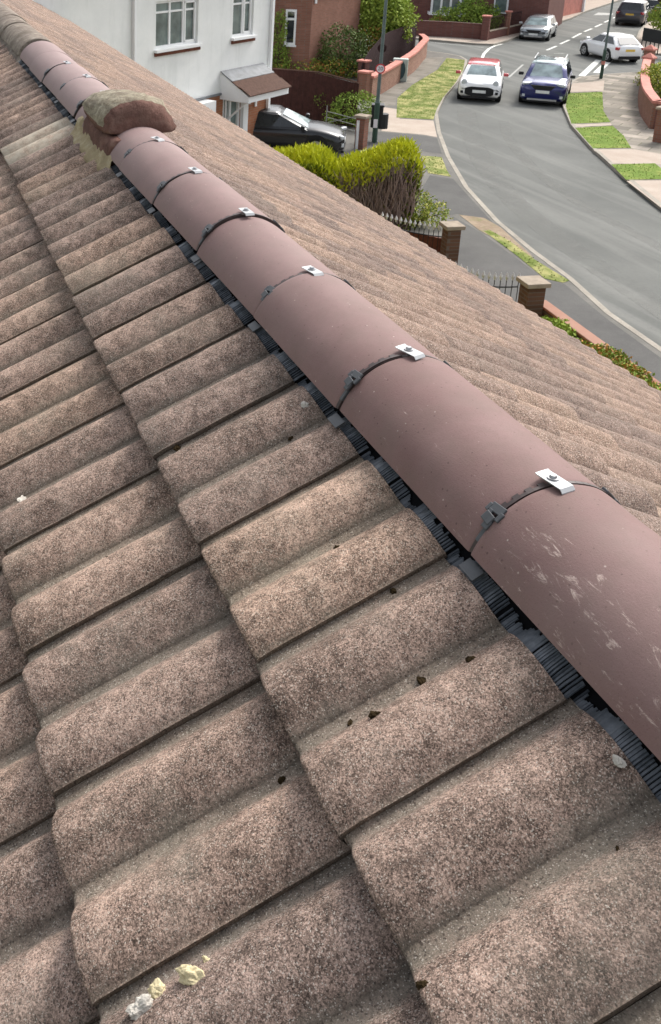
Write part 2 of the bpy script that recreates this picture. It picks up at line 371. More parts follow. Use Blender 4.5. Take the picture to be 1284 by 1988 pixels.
# ------------------------------------------------------------------ our roof
P = .504; CP, SP = math.cos(P), math.sin(P)
S0, G1, GA, TH = .158, .318, .345, .030
house = empty('house', (0, 0, 0), label='house in the foreground whose brown ribbed tile roof and new ridge fill the picture', cat='house')
XMIN, XMAX = -2.1, 22.2
def slope_pt(X, s, n, side): return (X, side*(s*CP + n*SP), HZ - s*SP + n*CP)
RW, RH = .126, .034
def prof(x):                                # x in 0..0.3 from the overlapping edge, returns height, prof
    x2 = x if x < .15 else x-.15
    u = x2/.15
    v = u/.87
    if v < 1:
        e = (.62 if x < .15 else .95) if v < .5 else .86
        h = RH*math.sin(math.pi*v)**e
    else: h = -.0012*math.sin(math.pi*(u-.87)/.13)
    if x < .15: h = max(h, .0085*(1-u)**3)
    return h, max(0, min(1, h/RH))
EDGES = [S0+G1+GA*k for k in range(9)] + [S0+G1+GA*8+.385]
PALE = (0, 10)
def make_slope(side, xmax, name, mat, seed):
    rnd = random.Random(seed); vs = []; fs = []; cs = []
    n_t0 = math.floor(XMIN/.3); n_t1 = math.ceil(xmax/.3)
    for c, sb in enumerate(EDGES):
        st = (S0-.003) if c == 0 else EDGES[c-1]-.05
        for i in range(n_t0, n_t1):
            x0 = i*.3
            near = (side > 0 and x0 < 2.6 and c < 4) or (side < 0 and x0 < 3.5 and c < 4)
            far = x0 > 9
            xs = [0, .003, .009, .018, .030, .045, .063, .08, .096, .11, .122, .135, .149, .151, .154, .160, .168, .180, .195, .213, .23, .246, .26, .272, .285, .306] if not far else [0, .014, .035, .063, .09, .115, .149, .152, .166, .185, .213, .24, .265, .306]
            if near: xs = sorted(set(xs + [(a+b)/2 for a, b in zip(xs, xs[1:])]))
            nx = len(xs); ns = 10 if near else (3 if not far else 2)
            jx, js, jn = rnd.gauss(0, .0016), rnd.gauss(0, .0028), rnd.gauss(0, .0012)
            jr, jt = rnd.gauss(0, .004), rnd.gauss(0, .004); rv = rnd.random()*.94
            if side > 0 and c == PALE[0] and i == PALE[1]: rv = 1.0
            b = len(vs); ln = sb-st
            ss = [st+ln*k/ns for k in range(ns+1)]
            ss[-1:] = [sb-.006, sb-.002, sb] if near else [sb-.004, sb]
            for si, s in enumerate(ss):
                d = sb-s
                for k, x in enumerate(xs):
                    h, pr = prof(min(x, .2999))
                    if x > .3: h -= .001
                    n0 = -(TH if side > 0 else .024)*d/GA + jn + jt*(x-.15) + h
                    e = .004*math.exp(-(d/.0035)) if d < .012 else 0
                    so = s + js + jr*(x-.15)
                    if near:
                        q = Vector((x0+x, s, side*3.3))
                        n0 += .0016*noise.noise(q*28) + .0008*noise.noise(q*90)
                        if s == sb or d < .007: so += .0022*noise.noise(Vector(((x0+x)*45, c*9, side)))
                    X = x0+x+jx+jr*(s-sb)*.6
                    xm = X if side > 0 else X
                    vs.append(slope_pt(xm, so, n0-e, side))
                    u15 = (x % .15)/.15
                    crease_shade = .75*max(0, 1-abs((u15-1.0) if u15 > .5 else u15)/.06) if x < .3 else 0  # roll creases coloured darker to stand in for shade
                    cs.append((rv, pr, (.8 if side > 0 else .45) if (s >= sb-.0001) else max(crease_shade*.7, (max(0, .5-pr*3) if (near and k < 1) else 0)), 1))
            nr = len(ss)
            # front lip and side skirts
            for k, x in enumerate(xs):
                h, pr = prof(min(x, .2999))
                X = x0+x+jx; vs.append(slope_pt(X, sb+js+jr*(x-.15)-.003, jn+h-.026, side)); cs.append((rv, pr, .9, 1))
            for r in range(nr):
                for k in range(nx-1):
                    a = b+r*nx+k; fs.append((a, a+1, a+1+nx, a+nx))
            # left skirt
            sk = len(vs)
            for r, s in enumerate(ss):
                v = vs[b+r*nx]; vs.append((v[0]+.002, v[1]-side*SP*.012, v[2]-CP*.012)); cs.append((rv, 0, 1, 1))
            for r in range(nr-1): fs.append((b+r*nx, b+(r+1)*nx, sk+r+1, sk+r))
    me = bpy.data.meshes.new(name); me.from_pydata(vs, [], fs); me.materials.append(mat)
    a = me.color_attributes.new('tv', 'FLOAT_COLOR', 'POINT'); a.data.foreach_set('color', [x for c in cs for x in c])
    me.polygons.foreach_set('use_smooth', [True]*len(fs))
    me.update(); me.set_sharp_from_angle(angle=R(50))
    return link(bpy.data.objects.new(name, me), house)
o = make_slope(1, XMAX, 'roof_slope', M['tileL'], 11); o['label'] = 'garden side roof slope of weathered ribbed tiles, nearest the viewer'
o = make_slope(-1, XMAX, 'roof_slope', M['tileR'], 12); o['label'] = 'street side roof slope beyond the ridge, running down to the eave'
# underlay, fascia, gutter, walls
eb = EDGES[-1]
mb = MB()
for sd_ in (1, -1):
    a = [slope_pt(x, s, -.075, sd_) for x in (XMIN, XMAX) for s in (0, eb-.03)]
    mb.add(a, [(0, 1, 3, 2)])
mb.build('roof_deck', M['fencedk'], house)
ye = eb*CP; ze = HZ-eb*SP
for sd_ in (1, -1):
    MB().box(((XMIN+XMAX)/2, sd_*(ye-.06), ze-.16), (XMAX-XMIN, .025, .18)).build('fascia', M['white'], house)
    mb = MB(); rg = []
    for x in (XMIN, XMAX):
        rg.append([(x, sd_*(ye+.01+.055*math.cos(a)), ze-.10+.055*math.sin(a)) for a in [math.pi*(1+k/8) for k in range(9)]])
    mb.loft(rg, False, False); g_ = mb.build('gutter', M['iron'], house); sm_ = g_.modifiers.new('s', 'SOLIDIFY'); sm_.thickness = .004
yw = ye-.35
mb = MB().prism([(XMIN+.3, -yw), (XMAX-.3, -yw), (XMAX-.3, yw), (XMIN+.3, yw)], 0, HZ-eb*SP-.05); mb.build('wall', M['brick'], house)
for x in (XMIN+.3, XMAX-.3):
    MB().add([(x-.1, -yw, ze-.05), (x-.1, yw, ze-.05), (x-.1, 0, HZ-.15), (x+.1, -yw, ze-.05), (x+.1, yw, ze-.05), (x+.1, 0, HZ-.15)], [(0, 1, 2), (3, 5, 4), (0, 2, 5, 3), (1, 4, 5, 2), (0, 3, 4, 1)]).build('gable', M['brick'], house)

# ------------------------------------------------------------------ ridge
RR, ZC = .139, HZ-.090
AM = math.asin(.131/RR)
def rp(X, a, r=RR): return Vector((X, r*math.sin(a), ZC+r*math.cos(a)))     # a>0 towards the garden (+Y)
XJ = -.064
def ridge_tile_mesh(L=.45, seed=0, gap=.0055, th=.015, r=RR, am=AM):
    rnd = random.Random(seed); mb = MB(); rings = []
    xs = [gap/2, gap/2+.0015, gap/2+.004, gap/2+.012] + [L*k/8 for k in range(1, 8)] + [L-gap/2-.012, L-gap/2-.004, L-gap/2-.0015, L-gap/2]
    na = 36
    for i, x in enumerate(xs):
        ins = {0: .004, 1: .0018, 2: .0004}.get(min(i, len(xs)-1-i), 0)
        ring = []
        am2 = am - (.018 if ins > .003 else 0)
        for k in range(na+1):
            a = -am2 + 2*am2*k/na
            w_ = .0010*noise.noise(Vector((x*9+seed*3.1, a*3, 0)))
            # rounded lower rim
            ring.append((x, (r-ins+w_)*math.sin(a), (r-ins+w_)*math.cos(a)))
        for k in range(na+1):
            a = am2 - 2*am2*k/na
            ring.append((x, (r-th+ins*.5)*math.sin(a), (r-th+ins*.5)*math.cos(a)))
        rings.append(ring)
    mb.loft(rings, True); return mb
def surf_box(mb, X, a, dr, dx, da, th, twist=0, r=RR, base=0):
    """box lying on the ridge: dx along X, da along the arc, th radial"""
    c = Vector((X, (r+dr+th/2)*math.sin(a), (r+dr+th/2)*math.cos(a)+base))
    n = Vector((0, math.sin(a), math.cos(a))); t = Vector((0, math.cos(a), -math.sin(a))); e = Vector((1, 0, 0))
    e2 = e*math.cos(twist)+t*math.sin(twist); t2 = t*math.cos(twist)-e*math.sin(twist)
    Mx = Matrix((e2, t2, n)).transposed()
    mb.box(c, (dx, da, th), m=Mx); return mb
rnd = random.Random(5)
ridge_ids = [k for k in range(-3, 11) if k not in (6,)]
for k in ridge_ids:
    X = XJ+.45*k
    L = .45
    jz, jy, jp = rnd.gauss(0, .0015), rnd.gauss(0, .0018), rnd.gauss(0, .0018)
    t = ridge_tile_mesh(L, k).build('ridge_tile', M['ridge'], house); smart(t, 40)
    t.location = (X, jy, ZC+jz); t.rotation_euler = (0, jp, rnd.gauss(0, .0025))
    if k == 10: continue
    # union under the joint (at the low-numbered end of this tile)
    mb = MB(); na = 60; r_ = []
    for q in range(na+1):
        a = -AM*.99 + 2*AM*.99*q/na
        r_.append([(-.004, (RR-.009)*math.sin(a), (RR-.009)*math.cos(a)), (.004, (RR-.009)*math.sin(a), (RR-.009)*math.cos(a)), (.004, (RR-.001)*math.sin(a), (RR-.001)*math.cos(a)), (-.004, (RR-.001)*math.sin(a), (RR-.001)*math.cos(a))])
    mb.loft(r_); 
    # castellated lip standing proud towards the viewer
    for q in range(9):
        a = .10 + q*.075
        surf_box(mb, .0035 if q % 2 else .001, a, -.004, .011 if q % 2 else .006, .0105, .0055)
    for q in range(8): surf_box(mb, .000, -.08-q*.085, -.004, .0065, .0115, .0052)
    mb.build('union_strip', M['union'], t)
    # garden side clamp with its hook and tail
    ac = .80+rnd.gauss(0, .012)
    mb = MB()
    surf_box(mb, .004, ac-.095, .001, .028, .014, .0045, .12)
    surf_box(mb, -.010, ac-.045, .001, .008, .015, .005)
    surf_box(mb, .018, ac-.06, .001, .007, .013, .005)
    surf_box(mb, .004, ac+.03, .001, .020, .015, .0065, -.1)
    surf_box(mb, .010, ac-.005, .001, .008, .016, .005)
    surf_box(mb, -.001, ac+.085, .001, .013, .014, .005)
    surf_box(mb, .0, ac+.20, -.006, .0085, .024, .006)
    cl = bevel(mb.build('clamp', M['clamp'], t), .0012, 2)
    mb = MB(); surf_box(mb, .006, -ac+.03, -.002, .012, .040, .006, .2); surf_box(mb, .004, -ac-.08, -.003, .02, .02, .006)
    bevel(mb.build('clamp', M['clamp'], t), .0012, 2)
    # zinc hold-down plate and screw on the crest
    tw = .14+rnd.gauss(0, .08); ax = -.02+rnd.gauss(0, .03)
    mb = MB(); Mx = Matrix.Rotation(tw, 3, 'Z')
    z0 = RR+.0055+.002*rnd.random(); cy = RR*math.sin(ax)
    prf = [(-.0275, -.005, .0), (-.023, .0, .0), (.020, .0, .0), (.024, .001, 0)]
    rings = []
    for (px, pz, _) in prf:
        rings.append([Vector((px, yy*.0125, pz+zz)) for yy, zz in ((-1, 0), (1, 0), (1, .0014), (-1, .0014))])
    mb.loft([[Mx @ p + Vector((0, cy, z0)) for p in rg] for rg in rings])
    mb.build('hold_down_plate', M['zinc'], t)
    mb = MB(); sx_ = .003
    mb.tube([(sx_, cy, z0), (sx_, cy, z0+.0035)], .0085, 16)
    mb.tube([(sx_, cy, z0+.0035), (sx_, cy, z0+.007)], [.0058, .0045], 12)
    mb.build('screw', M['screw'], t)
    # grey foot of the union standing on the comb
    mb = MB(); a = AM+.02
    c = Vector((-.012, .152, -.001+(HZ-.055-ZC)))
    Mx = Matrix.Rotation(-P, 3, 'X')
    mb.box(Vector((-.016, .136, -.069+HZ-ZC+.010)), (.036, .020, .003), m=Mx)
    mb.build('union_foot', M['clamp'], t)

# comb strips both sides
def comb(side, xa, xb, seed):
    rnd = random.Random(seed); mb = MB(); mv = MB()
    def nh(X): return min(prof((X+d) % .3)[0] for d in (-.007, -.003, 0, .003, .007)) - TH*G1/GA
    X = xa
    # dark web behind the comb
    rings = []
    x = xa
    while x <= xb:
        h = nh(x)
        rings.append([slope_pt(x, .07, h*.3-.012, side), slope_pt(x, .11, h*.8-.011, side), slope_pt(x, .150, h-.0075, side), slope_pt(x, .175, h-.0075, side)]); x += .012
    mv.loft(rings, False, False)
    X = xa; lean = 0
    while X < xb:
        wdt = .0029+rnd.random()*.0003
        h = nh(X); u = (X % .15)/.15
        lean = .9*lean + rnd.gauss(0, .0005)
        on = noise.noise(Vector((X*11, side*4, 1)))
        s1 = S0+.010
        s0_ = .131 + .006*noise.noise(Vector((X*24, 7, side))) + rnd.gauss(0, .0016)
        if on < -.5: s0_ += .010
        if u > .78: s0_ += .008
        hh = .0024 + rnd.random()*.0008
        pts = [slope_pt(X+lean, s0_, nh(X)-.0035+hh*.5, side), slope_pt(X+lean*.5, (s0_+s1)/2, nh(X)-.0038+hh*.5, side), slope_pt(X, s1, nh(X)-.0042, side)]
        tw = rnd.gauss(0, .00035)
        rg = []
        for p in pts:
            p = Vector(p); nn = Vector((0, side*SP, CP))
            rg.append([p-Vector((wdt/2, 0, 0))+nn*tw, p+Vector((wdt/2, 0, 0))-nn*tw, p+Vector((wdt/2, 0, 0))-nn*.002, p-Vector((wdt/2, 0, 0))-nn*.002])
        mb.loft(rg)
        X += .0035 + rnd.random()*.0002 + (.003 if rnd.random() < .03 else 0)
    mv.build('vent_membrane', M['black'], house)
    mb.build('vent_comb', M['brush'], house)
comb(1, -2.0, 2.33, 3); comb(1, 3.02, 4.95, 4); comb(-1, -2.0, 4.9, 5)

# solid mortar bedding under the old and raised tiles
def lumpy_strip(name, mat, xa, xb, prf, seed, amp=.006, step=.012, side=1, parent=house):
    mb = MB(); rings = []; x = xa
    while x <= xb+1e-6:
        u = (x-xa)/(xb-xa)
        row = []
        for j, (s, n) in enumerate(prf(u)):
            k = noise.noise(Vector((x*30+seed, j*.7, 0)))*amp + noise.noise(Vector((x*9+seed, j*.4, 5)))*amp*1.5
            row.append(slope_pt(x, s+k*.8, n+k, side))
        rings.append(row); x += step
    mb.loft(rings, False, False); o = mb.build(name, mat, parent, True); return o
def pm(u):
    e = math.sin(math.pi*u)**.4 if 0 < u < 1 else 0
    return [(.05, .03), (.09, .035), (.12, .034), (.142, .026-.004*(1-e)), (.160, .024*e-.006), (.170+.018*e, .014*e-.004), (.18+.022*e, .0), (.19+.022*e, -.04)]
lumpy_strip('mortar_bed', M['mortar'], 2.30, 3.0, pm, 2, .007)
def po(u): return [(.05, .0), (.10, .01), (.13, .004), (.16, -.005), (.185, -.035)]
lumpy_strip('mortar_bed', M['oldridge'], 4.9, XMAX, po, 5, .006, .03)
lumpy_strip('mortar_bed', M['oldridge'], 4.9, XMAX, po, 9, .006, .03, -1)
k = 0; X = 4.95
while X < XMAX-.3:
    t = ridge_tile_mesh(.45, 40+k, .012, .018, .135, AM*1.02).build('ridge_tile', M['oldridge'], house); smart(t, 40)
    t['label'] = 'old grey weathered ridge tile bedded in mortar'
    t.location = (X, random.gauss(0, .003), ZC+.004+random.gauss(0, .003)); t.rotation_euler = (0, random.gauss(0, .008), random.gauss(0, .008))
    X += .452; k += 1
# the pale old tile before the raised one, and the raised lichened cap itself
t = ridge_tile_mesh(.36, 77).build('ridge_tile', M['ridge'], house); smart(t, 40); t.location = (2.70, 0, ZC)
cap_o = None
mb = MB(); rings = []
NA = 34
for (x, ya, zb_) in [(2.418, .100, .012), (2.422, .116, .034), (2.432, .124, .066), (2.450, .130, .092), (2.475, .134, .108), (2.51, .138, .119), (2.56, .140, .119), (2.65, .140, .108), (2.75, .137, .096), (2.84, .132, .086), (2.90, .126, .076), (2.935, .116, .064)]:
    ring = []; lift = -.006
    for q in range(NA+1):
        a = -math.pi/2 + math.pi*q/NA
        n_ = 1+.07*noise.noise(Vector((x*14, a*2.2, 2)))+.06*noise.noise(Vector((x*50, a*9, 2)))+.04*noise.noise(Vector((x*120, a*20, 2)))
        ca, sa = math.cos(a), math.sin(a)
        ring.append((x, ya*n_*math.copysign(abs(sa)**.9, sa), HZ+.030+lift+zb_*n_*max(0, ca)**.8))
    for q in range(1, 8): ring.append((x+.001, ya*(1-2*q/8), HZ+.028+lift))
    rings.append(ring)
mb.loft(rings); cap_o = mb.build('raised_cap_tile', M['lichen'], house, True); cap_o['label'] = 'raised half-round cap tile furred with pale lichen, sitting over the ridge'
cap_o.data.materials.append(M['redclay'])
for p in cap_o.data.polygons:
    c_ = sum((cap_o.data.vertices[i].co for i in p.vertices), Vector())/len(p.vertices)
    if c_.x < 2.478+.02*noise.noise(c_*30) or c_.z < HZ+.038: p.material_index = 1
# clay body under the cap on the garden side
mb = MB(); rings = []
for x, yo in ((2.355, .118), (2.362, .128), (2.39, .133), (2.5, .134), (2.68, .136), (2.84, .134), (2.88, .120)):
    rings.append([(x, .09, HZ-.12), (x, yo+.012, HZ-.12), (x, yo+.004, HZ-.06), (x, yo-.001, HZ-.01), (x, yo-.016, HZ+.012), (x, .085, HZ+.018)])
mb.loft(rings); b_ = mb.build('clay_body', M['redclay'], house, True)
# ------------------------------------------------------------------ chips and moss lying on the garden slope
def on_slope(u, v, n=.0):
    d = ray(u, v); nn = Vector((0, SP, CP)); A = Vector((0, 0, HZ))
    t = (n-(CAM-A).dot(nn))/d.dot(nn); return CAM+d*t
def slope_height(pt):
    s = pt.y/CP; X = pt.x
    sb = next(e for e in EDGES if e > s)
    return prof(X % .3)[0] - TH*(sb-s)/GA
def place(u, v):
    n = 0
    for _ in range(5):
        p = on_slope(u, v, n); s = (p - Vector((0, 0, HZ))); sl = s.y*CP - s.z*SP
        sb = next(e for e in EDGES if e > sl); n = prof(p.x % .3)[0] - TH*(sb-sl)/GA
    return on_slope(u, v, n)
def lump(name, mat, u, v, sz, seed, flat=.5, **k):
    p = place(u, v); rnd = random.Random(seed)
    bm = bmesh.new(); bmesh.ops.create_icosphere(bm, subdivisions=4, radius=1)
    ax = (sz, sz*rnd.uniform(.6, .85), sz*flat)
    for vv in bm.verts:
        q = vv.co.copy(); f = 1+.5*noise.noise(q*1.3+Vector((seed*7, 0, 0)))+.25*noise.noise(q*3+Vector((seed, 3, 0)))+.10*noise.noise(q*8+Vector((seed, 3, 0)))
        vv.co = Vector((q.x*ax[0]*f, q.y*ax[1]*f, q.z*ax[2]*f))
    me = bpy.data.meshes.new(name); bm.to_mesh(me); bm.free(); me.materials.append(mat)
    o = link(bpy.data.objects.new(name, me)); o.location = p + Vector((0, SP, CP))*sz*flat*.35
    o.rotation_euler = (-P+rnd.gauss(0, .1), 0, rnd.uniform(0, 3)); tag(o, **k); return o
lump('mortar_chip', M['chipy'], 375, 1900, .0175, 1, .45, label='pale yellow mortar chip, the largest and highest of three at the bottom of the roof', cat='mortar chip', group='loose mortar chips')
lump('mortar_chip', M['chipy'], 308, 1930, .0120, 2, .5, label='cream mortar chip between the yellow chip and the white chip', cat='mortar chip', group='loose mortar chips')
lump('mortar_chip', M['chip'], 277, 1960, .0160, 3, .55, label='white grey mortar chip, lowest of three at the bottom of the roof', cat='mortar chip', group='loose mortar chips')
lump('mortar_chip', M['chipy'], 402, 1867, .0055, 4, .5, label='tiny cream mortar crumb above the large yellow chip', cat='mortar chip', group='loose mortar chips')
lump('mortar_chip', M['chip'], 46, 972, .014, 5, .25, label='flat white mortar smear beside a tile joint at the left edge', cat='mortar chip', group='loose mortar chips')
lump('mortar_chip', M['chip'], 592, 786, .0075, 6, .4, label='small white mortar chip on the tile roll just below the black comb', cat='mortar chip', group='loose mortar chips')
lump('mortar_chip', M['chip'], 1203, 1480, .0075, 7, .4, label='small white mortar fleck at the top edge of the lowest right tile', cat='mortar chip', group='loose mortar chips')
moss = [(683, 1407, .0062, 'left one of a pair, second tile from the bottom'), (730, 1391, .0085, 'wider one of a pair, second tile from the bottom'),
        (822, 1326, .0090, 'ringed with pale grit in the middle of a pan above the pair'), (915, 1283, .0068, 'in the pan close to the mortar patch under the comb'),
        (1207, 1658, .0072, 'alone in the wide pan at the lower right'), (765, 1150, .0062, 'under the joint edge in mid roof'),
        (548, 1516, .0060, 'beside the tile step at lower centre'), (656, 1066, .0062, 'in the pan beside the third new ridge tile'),
        (210, 1083, .0040, 'small, in a pan of the left hand course'), (826, 1918, .0075, 'at the bottom edge where two tiles meet'),
        (345, 871, .0085, 'brownish, wedged beside the upper tile step'), (565, 852, .0068, 'brownish, trapped along a joint near the ridge')]
for i, (u, v, s_, d_) in enumerate(moss):
    lump('moss_clump', M['moss'], u, v, s_, 20+i, .45, label='dark moss clump '+d_, cat='moss', group='dark moss clumps on the tiles')

# ------------------------------------------------------------------ ground
def sheet(name, poly, z, mat, th=None):
    mb = MB()
    if th: mb.prism(poly, z-th, z)
    else:
        b = 0; mb.v = [(p[0], p[1], z) for p in poly]
        mb.f = [tuple(t) for t in tessellate_polygon([[Vector((p[0], p[1], 0)) for p in poly]])]
    o = mb.build(name, mat)
    return struct(o)
def pix(l, h=0.1): return [G(u, v, h).xy[:] for u, v in l]
g0 = MB(); g0.add([(-400, -400, -.03), (600, -400, -.03), (600, 400, -.03), (-400, 400, -.03)], [(0, 1, 2, 3)])
struct(g0.build('ground', M['garden']))
sheet('road', [(-60, -45), (-60, -8), (30, -4), (120, -40), (190, -120), (110, -160), (60, -130), (20, -60)], 0, M['road'])
KL = [(1284, 690), (1180, 617), (1105, 548), (1035, 496), (965, 437), (905, 370), (870, 310), (852, 262), (846, 222), (861, 190), (887, 160), (903, 132), (905, 119), (893, 112), (867, 107), (822, 101)]
KLw = pix(KL, 0)
nb = Vector(KLw[0])-Vector(KLw[1]); a0 = (Vector(KLw[0])+nb.normalized()*40)[:]
far = G(760, 93, 0); fr = (KLw[-1][0] + (far.x-KLw[-1][0])*3, KLw[-1][1] + (far.y-KLw[-1][1])*3)
polyL = [a0]+KLw+[fr, (fr[0], 60), (-60, 60), (-60, a0[1])]
sheet('pavement', polyL, .1, M['pave'], .12)
def kerbs(pts, name='kerb', wd=.13, inset=0):
    mb = MB(); mb.wall(pts, wd, -.02, .106); return struct(mb.build(name, M['kerb']))
kerbs([a0]+KLw+[fr])
sheet('lawn', [(-60, -9.6), (18.5, -9.6), (19.5, -4), (19.5, 60), (-60, 60)], .108, M['grass'])
KF = [(760, 71), (835, 79), (925, 87), (958, 88), (980, 82), (1004, 73), (1060, 52), (1108, 37), (1135, 24), (1180, 9)]
KFw = pix(KF, 0)
e0 = Vector(KFw[0])+(Vector(KFw[0])-Vector(KFw[1])).normalized()*30; e1 = Vector(KFw[-1])+(Vector(KFw[-1])-Vector(KFw[-2])).normalized()*60
sheet('pavement', [e0[:]]+KFw+[e1[:], (200, -60), (160, 60), (70, 30)], .1, M['conc'], .12)
kerbs([e0[:]]+KFw+[e1[:]])
KR = [(1284, 405), (1250, 377), (1200, 335), (1150, 290), (1112, 247), (1096, 210), (1098, 182), (1110, 162), (1128, 153), (1175, 148), (1245, 143)]
KRw = pix(KR, 0)
e0 = Vector(KRw[0])+(Vector(KRw[0])-Vector(KRw[1])).normalized()*40; e1 = Vector(KRw[-1])+(Vector(KRw[-1])-Vector(KRw[-3])).normalized()*40
sheet('pavement', [e0[:]]+KRw+[e1[:], (-20, -120)], .1, M['slab'], .12)
kerbs([e0[:]]+KRw+[e1[:]])
KQ = [(1330, 109), (1262, 106), (1243, 97), (1236, 80), (1243, 62), (1258, 44), (1284, 20)]
KQw = pix(KQ, 0)
e1 = Vector(KQw[-1])+(Vector(KQw[-1])-Vector(KQw[-2])).normalized()*60; e0 = Vector(KQw[0])+(Vector(KQw[0])-Vector(KQw[1])).normalized()*30
sheet('pavement', [e0[:]]+KQw+[e1[:], (90, -150)], .1, M['conc'], .12)
kerbs([e0[:]]+KQw+[e1[:]])
def patch(name, l, mat, z=.104): return sheet(name, pix(l, .1), z, mat)
def turf(name, l, mat, label_kind='structure', hgt=.022, dens=110):
    sheet(name, pix(l, .1), .108, mat)
    poly = [Vector(p) for p in pix(l, .1)]
    tris = tessellate_polygon([[Vector((p.x, p.y, 0)) for p in poly]])
    mb = MB(); mb.c = []; rr = random.Random(len(poly)*7+int(poly[0].x*10))
    for t in tris:
        A, B, C = [poly[i] for i in t]; ar = abs((B-A).cross(C-A))/2
        for _ in range(int(ar*dens)):
            u, v = rr.random(), rr.random()
            if u+v > 1: u, v = 1-u, 1-v
            p = A+(B-A)*u+(C-A)*v; h = hgt*rr.uniform(.5, 1.4); a = rr.uniform(0, 6.3); w_ = rr.uniform(.012, .024)
            dx, dy = math.cos(a)*w_, math.sin(a)*w_; lx, ly = rr.gauss(0, h*.5), rr.gauss(0, h*.5)
            mb.add([(p.x-dx, p.y-dy, .105), (p.x+dx, p.y+dy, .105), (p.x+lx, p.y+ly, .108+h)], [(0, 1, 2)])
            q = .5+.5*noise.noise(Vector((p.x*1.2, p.y*1.2, 0))); c = (max(0, min(1, rr.gauss(q, .25))), rr.random(), 0, 1); mb.c += [c]*3
    if mb.v:
        o = mb.build('grass', M['leafgrass'], None, False, False); tag(o, kind='stuff', label='short grass blades growing on the verge', cat='grass')
M['leafgrass'] = leaf_mat('grass_blades', (.13, .19, .03), (.25, .31, .06), (.36, .34, .14))
turf('verge', [(903, 116), (868, 112), (850, 135), (800, 165), (772, 190), (770, 228), (842, 232), (848, 212), (860, 190), (885, 160), (900, 135)], M['grass'])
turf('verge', [(818, 302), (858, 305), (868, 330), (876, 343), (832, 336)], M['grass'])
turf('verge', [(990, 468), (1040, 505), (1106, 545), (1094, 549), (1058, 541), (1005, 497), (940, 449), (950, 446)], M['grass'])
patch('bare_earth', [(892, 417), (940, 423), (972, 441), (1035, 498), (1025, 500), (985, 474), (945, 455), (930, 446)], M['dirt'], .106)
patch('driveway_crossing', [(741, 207), (774, 212), (776, 230), (842, 234), (849, 266), (822, 261), (741, 254)], M['conc'])
patch('driveway_crossing', [(690, 256), (741, 256), (822, 263), (849, 268), (858, 298), (815, 293), (690, 290)], M['drive'])
patch('driveway_crossing', [(835, 340), (880, 347), (905, 375), (962, 437), (890, 415), (850, 420), (800, 400)], M['drive'])
patch('driveway_crossing', [(1060, 543), (1096, 551), (1180, 620), (1284, 695), (1284, 800), (1060, 640), (890, 520), (880, 420), (935, 452)], M['drive'])
turf('verge', [(1099, 207), (1102, 181), (1170, 178), (1172, 215), (1186, 237), (1110, 240)], M['grassg'])
patch('drain_strip', [(1112, 242), (1186, 239), (1189, 243), (1116, 246)], M['conc'])
turf('verge', [(1117, 248), (1190, 244), (1212, 264), (1226, 287), (1152, 288)], M['grassg'])
patch('driveway_crossing', [(1152, 290), (1228, 289), (1290, 300), (1310, 320), (1187, 317)], M['conc'])
turf('verge', [(1187, 319), (1272, 317), (1310, 347), (1216, 349)], M['grassg'])
patch('driveway_crossing', [(1217, 351), (1330, 349), (1400, 470), (1284, 403)], M['conc'])
patch('pavement_crossing', [(1112, 162), (1174, 156), (1172, 176), (1102, 179)], M['conc'])
def strip(l, mat, wd=None, name='road_marking'):
    if wd is None: sheet(name, pix(l, 0), .005, mat)
    else:
        P_ = [Vector(p) for p in pix(l, 0)]; L_, R_ = [], []
        for i, p in enumerate(P_):
            t = (P_[min(i+1, len(P_)-1)]-P_[max(i-1, 0)]).normalized(); n = Vector((-t.y, t.x))*wd/2; L_.append((p+n)[:]); R_.append((p-n)[:])
        sheet(name, L_+R_[::-1], .005, mat)
for a, b in [((1062, 97), (1081, 89)), ((1088, 85), (1106, 77)), ((1112, 73), (1129, 64)), ((1135, 61), (1150, 55)), ((1156, 52), (1169, 46)), ((1174, 43), (1185, 38)), ((1191, 35), (1200, 31)), ((1076, 103), (1096, 104))]:
    strip([a, b], M['paint'] if a[1] < 100 else M['paintw'], .15)
mw, tw_, bw_ = newmat('road_wear', .9, .2); cw_ = coords(tw_); tb_ = nd(tw_, 'ShaderNodeBsdfTransparent'); ms_ = nd(tw_, 'ShaderNodeMixShader')
bw_.inputs['Base Color'].default_value = (.23, .23, .215, 1)
tw_.links.new(ramp(tw_, nse(tw_, cw_, .9, 6, .7), [(.38, 0.0), (.72, .6)]), ms_.inputs[0]); tw_.links.new(tb_.outputs[0], ms_.inputs[1]); tw_.links.new(bw_.outputs[0], ms_.inputs[2])
tw_.links.new(ms_.outputs[0], tw_.nodes['Material Output'].inputs['Surface'])
strip([(978, 235), (985, 262), (1003, 290), (1030, 320), (1065, 352), (1110, 385), (1170, 420), (1230, 452), (1330, 505)], mw, .38, 'road_wear')
strip([(905, 215), (915, 262), (935, 310), (970, 360), (1010, 402), (1070, 452), (1150, 510), (1240, 570), (1330, 630)], mw, .7, 'road_wear')
M['slabdk'] = M['slab'].copy()
for n_k in M['slabdk'].node_tree.nodes:
    if n_k.type == 'TEX_BRICK': n_k.inputs['Color1'].default_value = (.13, .12, .105, 1); n_k.inputs['Color2'].default_value = (.26, .235, .205, 1)
patch('slab_paving', [(720, 203), (722, 188), (760, 166), (800, 140), (826, 112), (862, 110), (848, 135), (798, 165), (770, 190), (768, 205)], M['slabdk'], .103)
strip([(1130, 147), (1163, 116)], M['paint'], .30); strip([(1158, 141), (1184, 117)], M['paint'], .30)
strip([(936, 114), (940, 104), (950, 94), (962, 88), (976, 85)], M['paint'], .16)
strip([(988, 150), (1016, 125)], M['paintw'], .10)
